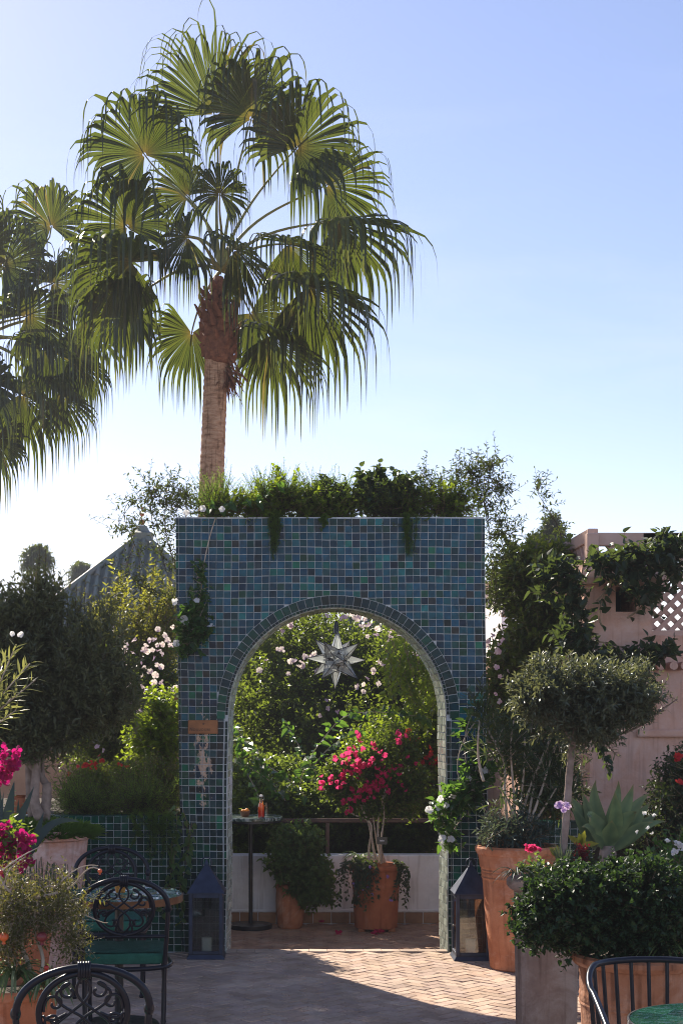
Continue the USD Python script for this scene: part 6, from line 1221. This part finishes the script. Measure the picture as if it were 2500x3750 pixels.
rng = np.random.default_rng(90); oq = thing('oleander', 'tall oleander with bare lower stems in the flared terracotta pot', 'oleander', (rq[0], YR, hR - .09)); ms, tw = [], []
for pts in ([(1858, 3080), (1852, 2960), (1848, 2880), (1846, 2800), (1800, 2700), (1770, 2620)], [(1770, 2860), (1752, 2780), (1750, 2700), (1756, 2640)], [(1890, 3080), (1905, 2950), (1915, 2850), (1920, 2700)], [(1900, 3080), (1935, 2900), (1990, 2760), (2030, 2660)], [(1910, 3080), (1970, 2930), (2010, 2800), (2040, 2700)], [(1880, 3080), (1870, 2960), (1830, 2880)], [(1920, 3070), (1940, 2960), (1960, 2860), (1985, 2780)], [(1870, 3080), (1880, 2900), (1870, 2760), (1880, 2640)], [(1905, 3080), (1990, 2960), (2040, 2880)]):
    c = spline([P(x, y, YR + .06 * math.sin(x + i)) for i, (x, y) in enumerate(pts)], 16); tw.append(tube(c, np.linspace(.011, .005, 16), 7))
    for k in range(4):
        b = c[-1 - 2 * k] + rng.normal(0, .015, 3); d = unit(c[-1] - c[-3] + rng.normal(0, .05, 3))[None]; ms.append(twig_leaves(rng, b[None], d, np.array([.20]), 15, .125, .018, 'long', .75, .2))
for (xa, ya, xb, yb, n) in ((1160, 1620, 1330, 1860, 60), (1090, 1640, 1190, 1760, 18), (1230, 1740, 1350, 1880, 40)):
    c, r = box_px(xa, ya, xb, yb, YR + .1, .22); mm = bush(rng, c, r, n, .2, 13, .115, .017, kind='long', up=.9, gap=.3, spread=.8); ms.append(mm[0]); tw.append(mm[1])
for x, y in ((1735, 2560), (1775, 2590), (1758, 2520)):
    b = P(1768, 2650, YR - .05); d = P(x, y, YR - .05) - b; ms.append(twig_leaves(rng, b[None], unit(d)[None], np.array([np.linalg.norm(d) * 1.2]), 15, .13, .018, 'long', .55, .2))
for q in tw[:9]: part(oq, 'stem', q, m_pale_twig, True, world=True)
part(oq, 'twigs', join(tw[9:]), m_pale_twig, world=True); part(oq, 'foliage', join(ms), m_oleander, world=True)
mm = both([bush(rng, *box_px(xa, ya, xb, yb, YR - .05, .18), n, .12, 9, .07, .014, kind='long', gap=.3, up=.3) for (xa, ya, xb, yb, n) in ((1120, 1870, 1260, 1955, 190), (1100, 1880, 1150, 1940, 30))])
plant('underplanting', 'blue green bushy filler plant at the foot of the oleander', 'plant', (rq[0], YR, hR - .09), [('foliage', mm[0], m_blue), ('stems', mm[1], m_twig)])

YS = 7.9; sq = P(2000, 3215, YS); hS = sq[2]
zS = np.linspace(0, hS - .07, 60); rS = .158 + .012 * zS / hS
for o in (-.02, .0, .02): rS = rS + .006 * np.exp(-((zS - (hS - .17) - o) / .007) ** 2)
pot('tall_pot', 'tall straight weathered grey-brown pot holding the clipped olive standard', (sq[0], YS, 0), [(0, 0)] + list(zip(rS, zS)) + [(.195, hS - .055), (.208, hS - .035), (.208, hS - .012), (.196, hS), (.18, hS - .004), (.165, hS - .08)], m_clay_grey, 60, .008, 8, (.17, hS - .05))
rng = np.random.default_rng(91); os_ = thing('olive_standard', 'small clipped olive on a straight bare stem with a flat dark grey-green crown', 'olive tree', (sq[0], YS, hS - .05))
S = lambda x, y, d=0: P(x, y, YS + d)
part(os_, 'trunk', tube(spline([S(2062, 3230), S(2066, 3060), S(2075, 2960), S(2082, 2860), S(2094, 2740), S(2100, 2690)], 30), np.linspace(.021, .019, 30) * (1 + .05 * np.sin(np.arange(30) * 1.3)), 12), m_bark, True, world=True)
for pts in ([(2098, 2720), (2150, 2650), (2250, 2600), (2330, 2560)], [(2098, 2720), (2040, 2640), (1960, 2560)], [(2098, 2710), (2110, 2600), (2150, 2520), (2200, 2470)], [(2100, 2720), (2200, 2700), (2300, 2680), (2400, 2620), (2480, 2560)], [(2200, 2560), (2300, 2560), (2370, 2500)], [(2100, 2690), (2180, 2580), (2120, 2470)]):
    part(os_, 'limb', tube(spline([S(x, y, .05 * math.sin(x)) for x, y in pts], 16), np.linspace(.009, .003, 16), 6), m_bark, True, world=True)
ms = []
for (xa, ya, xb, yb, dy, n) in ((1900, 2430, 2160, 2640, .26, 560), (2080, 2430, 2330, 2640, .26, 560), (2020, 2560, 2260, 2720, .24, 430), (2230, 2460, 2400, 2660, .2, 330), (1880, 2500, 2020, 2640, .18, 170)):
    A_, C_ = S(xa, ya), S(xb, yb); ms.append(bush(rng, (A_ + C_) / 2, np.array([abs(C_[0] - A_[0]) / 2, dy, abs(C_[2] - A_[2]) / 2]), n, .14, 11, .046, .0135, kind='long', up=.5, gap=.41, gf=5, rough=.75, spread=.75, shell=.3, tw=.0011))
for (x0, y0, x1, y1) in ((2330, 2520, 2385, 2390), (2300, 2500, 2350, 2400), (2350, 2560, 2400, 2470), (2240, 2710, 2480, 2560), (2100, 2460, 2120, 2410), (1960, 2480, 1950, 2420), (2190, 2460, 2200, 2405), (2040, 2450, 2050, 2405), (2270, 2500, 2290, 2390), (2150, 2470, 2165, 2395), (2330, 2640, 2440, 2600), (2350, 2590, 2450, 2540), (1930, 2560, 1870, 2500), (1960, 2620, 1880, 2620), (2010, 2470, 1990, 2400), (2240, 2480, 2250, 2400), (2000, 2680, 1930, 2720), (2200, 2700, 2260, 2770), (2080, 2450, 2085, 2390), (2370, 2600, 2450, 2480), (2100, 2700, 2060, 2790)):
    p0, p1_ = S(x0, y0), S(x1, y1); ms.append((twig_leaves(rng, p0[None], unit((p1_ - p0)[None]), np.array([np.linalg.norm(p1_ - p0)]), 18, .042, .010, 'long', .6, .2), sticks(p0[None], p1_[None], .003, .0015)))
L_, T_ = both(ms); part(os_, 'crown', L_, m_olive2, world=True); part(os_, 'twigs', T_, m_twig_dark, world=True)
strap_plant(rng, S(2060, 3225, -.08), 90, .20, .0028, m_blue, 'society_garlic', 'clump of thin blue green leaves with a lilac flower head by the olive stem', 'plant', 2.6, .9, .55)
lf = '/World/society_garlic'
part(lf, 'flower_stalk', tube([S(2048, 3220, -.1), S(2058, 2960, -.1)], .002, 5), m_rush, world=True); part(lf, 'flower', blossoms(rng, np.array([S(x, y, -.1) for x, y in ((2042, 2950), (2052, 2946), (2072, 2948), (2080, 2955), (2060, 2965))]), .018, 6, .3), m_violet, world=True)
mm = bush(rng, S(1955, 3180, -.08), (.07, .06, .05), 34, .06, 5, .04, .024, kind='long', gap=.2); plant('kalanchoe', 'small plant with magenta pink flower heads on the rim of the grey pot', 'plant', S(1955, 3215, -.06), [('foliage', mm[0], m_gera), ('flowers', blossoms(rng, gauss_pts(rng, S(1950, 3108, -.1), (.035, .03, .012), 46), .012, 4), m_mag)])
strap_plant(rng, S(1890, 3205, -.1), 34, .15, .0045, m_blue, 'tufted_plant', 'tuft of narrow striped leaves over the left rim of the grey pot', 'plant', .8, 1.2)
for (x, y, dx, dy_, l, lab) in ((2035, 3160, -.6, 1, .075, 'yellow-leaved sapling low beside the olive stem, the left one'), (2125, 3120, .2, 1, .10, 'yellow-leaved sapling right of the olive stem, with three big leaves')):
    b = S(x, y + 40, .1); t = thing('yellow_sapling', lab, 'plant', b); tp_ = S(x, y - 20, .1); part(t, 'stem', tube([b, tp_], .003, 5), m_twig, world=True)
    for d in ((dx, -.2, dy_), (-dx - .5, 0, .7), (.9, -.2, .25), (-.2, -.5, .9)): part(t, 'leaf', leaves(tp_[None], [d], [[0, -1, .6]], l, l * .36, 'long', .1), m_yellow, world=True)
ac = thing('red_amaranth', 'dark crimson plume of amaranth right of the olive stem', 'plant', S(2125, 3190, -.05)); part(ac, 'plume', leaves(gauss_pts(rng, S(2130, 3135, -.05), (.035, .03, .055), 420), rng.normal(0, 1, (420, 3)) + [0, 0, .6], rng.normal(0, 1, (420, 3)), .022, .008, 'diamond'), leafmat('crimson_plume', (.10, .006, .015), (.20, .012, .03), .3), world=True)
mm = bush(rng, S(2135, 3170, -.02), (.09, .06, .06), 40, .09, 6, .05, .02, kind='long', gap=.2); part(ac, 'foliage', mm[0], m_vine, world=True)

YK = 6.5; kq = P(2335, 3488, YK); hK = kq[2]
zK = np.linspace(0, hK - .055, 70); rK = .235 + .022 * (zK / hK) ** 2
for o in (-.02, 0, .02): rK = rK + .006 * np.exp(-((zK - (hK - .20) - o) / .008) ** 2)
m_drip = clay('stained_terracotta', (.23, .085, .04), (.36, .16, .085), (.44, .26, .18), .75, (.50, .66))
pot('wide_pot', 'wide stained terracotta pot under the round-leaved shrub, behind the spindle chair', (kq[0], YK, 0), [(0, 0)] + list(zip(rK, zK)) + [(.272, hK - .05), (.288, hK - .03), (.288, hK - .01), (.276, hK), (.255, hK - .004), (.24, hK - .06)], m_drip, 64, .008, 9, (.25, hK - .03))
rng = np.random.default_rng(92); ms = []
K = lambda x, y, d=0: P(x, y, YK + d)
for (xa, ya, xb, yb, dy, n) in ((1960, 3200, 2300, 3490, .24, 620), (2150, 3130, 2520, 3480, .26, 760), (1880, 3260, 2060, 3460, .18, 200), (2200, 3240, 2560, 3520, .24, 420), (1960, 3170, 2240, 3330, .2, 260)):
    A_, C_ = K(xa, ya), K(xb, yb); ms.append(bush(rng, (A_ + C_) / 2, np.array([abs(C_[0] - A_[0]) / 2, dy, abs(C_[2] - A_[2]) / 2]), n, .12, 13, .031, .025, kind='heart', up=.25, gap=.34, gf=4, rough=.4, spread=.9, shell=.25))
L_, T_ = both(ms); plant('natal_plum', 'dense dark shrub with small glossy round leaves filling the right foreground', 'shrub', (kq[0], YK, hK - .03), [('foliage', L_, m_box), ('stems', T_, m_twig_dark)])
strap_plant(rng, K(2440, 3480, -.1), 26, .20, .005, m_stripe, 'spider_plant', 'grassy tuft over the rim of the wide pot behind the spindle chair', 'plant', .8, 1.2)
# agave on its stalk
YV = 8.7; vq = P(2225, 3110, YV); gv = thing('fox_tail_agave', 'large spineless agave rosette with broad pale green leaves on a thick stalk', 'agave', (vq[0], YV, 0))
m_agave = M('agave_leaf', {'a': ('attribute', {'attribute': 'tint'}), 'g': ('geometry', {}), 'n': ('noise_texture', {'scale': 14, 'detail': 7}), 'hv': ('map_range', {'from_min': .3, 'from_max': .7, 'to_min': .72, 'to_max': 1.2}), 'h': ('hsv', {}), 'p': ('principled_bsdf', {'roughness': .5, 'specular_ior_level': .35})}, [('g.position', 'n.vector'), ('n.fac', 'hv.value'), ('hv.result', 'h.value'), ('a.color', 'h.color'), ('h.color', 'p.base_color')])
agave_rng = np.random.default_rng(94)
part(gv, 'stalk', tube(spline([(vq[0] - .03, YV, 0), (vq[0] - .01, YV, .4), vq + [0, 0, .02]], 20), .045 * (1 + .1 * np.sin(np.arange(20) * 2.2)), 14), m_bark, True, world=True)
V_ = lambda x, y, d=0: P(x, y, YV + d)
for pts, w in (([(2210, 3080), (2190, 3000), (2175, 2920), (2181, 2858)], .052), ([(2225, 3080), (2245, 2980), (2262, 2900), (2264, 2860)], .045), ([(2240, 3080), (2270, 3000), (2300, 2930), (2318, 2873)], .05), ([(2200, 3090), (2170, 3020), (2150, 2960), (2130, 2900)], .042), ([(2190, 3090), (2150, 3000), (2110, 2950), (2085, 2912)], .048), ([(2185, 3095), (2150, 3050), (2120, 3000), (2090, 2955)], .045), ([(2250, 3085), (2290, 3010), (2330, 2950), (2380, 2905)], .05), ([(2255, 3090), (2310, 3030), (2350, 2975), (2385, 2938)], .045), ([(2260, 3095), (2330, 3030), (2390, 2990), (2416, 2950)], .03), ([(2255, 3100), (2320, 3060), (2380, 3020), (2440, 3010)], .035)):
    blade([V_(x, y, .10) if i == 0 else V_(x, y, .04 - .02 * i) for i, (x, y) in enumerate(pts)], w, m_agave, gv, .22)
for pts, w in (([(2215, 3090), (2205, 3040), (2170, 3000), (2158, 2985), (2162, 3010)], .05), ([(2225, 3095), (2250, 3030), (2254, 2970), (2250, 2900)], .05), ([(2235, 3095), (2270, 3020), (2310, 2985), (2330, 2975)], .055), ([(2215, 3100), (2190, 3060), (2160, 3030), (2130, 3030)], .04), ([(2240, 3105), (2300, 3060), (2350, 3025), (2390, 3012)], .04), ([(2225, 3100), (2232, 3050), (2240, 3005)], .06)):
    blade([V_(x, y, -.02 - .05 * i) for i, (x, y) in enumerate(pts)], w, m_agave, gv, .22)
rng = np.random.default_rng(93); mm = both([bush(rng, *box_px(xa, ya, xb, yb, 8.3, .2), n, .16, 8, .05, .032, kind='heart', gap=.33, gf=4, rough=.5, up=.5) for (xa, ya, xb, yb, n) in ((1430, 1990, 1600, 2110, 260), (1340, 2010, 1460, 2110, 120), (1500, 1930, 1610, 2040, 110))])
pts = np.vstack([gauss_pts(rng, P(x, y, 8.05), (.015, .01, .012), n) for x, y, n in ((2445, 3080, 6), (2480, 3090, 8), (2490, 3110, 6), (2470, 3120, 4), (2395, 2985, 2), (2350, 2980, 2), (2365, 3030, 2), (2385, 3055, 2), (2330, 3045, 2), (2495, 3095, 6))])
plant('white_flowering_shrub', 'lighter green shrub with small white flower heads behind the round-leaved shrub', 'shrub', P(2400, 3300, 8.3), [('foliage', mm[0], m_heart), ('stems', mm[1], m_twig), ('flowers', blossoms(rng, pts, .011, 5, .3), m_wpetal)])
pot('planter', 'terracotta planter behind the wide pot, mostly hidden by shrubs', (P(2330, 0, 8.4)[0], 8.45, 0), rimmed(.62, .22, .28, .30, ()), m_terra, 48, .01, 10, (.26, .55))

# ------------------------------------------------------------------ the air
single('haze', bx(-410, 410, -410, 410, -1.6, 13.0), M('haze', {'v': ('principled_volume', {'color': (.86, .90, 1.0), 'density': .0007, 'anisotropy': .2})}, [], surface=None, volume='v.volume'), 'thin sunlit haze over the garden', 'haze', kind='stuff')
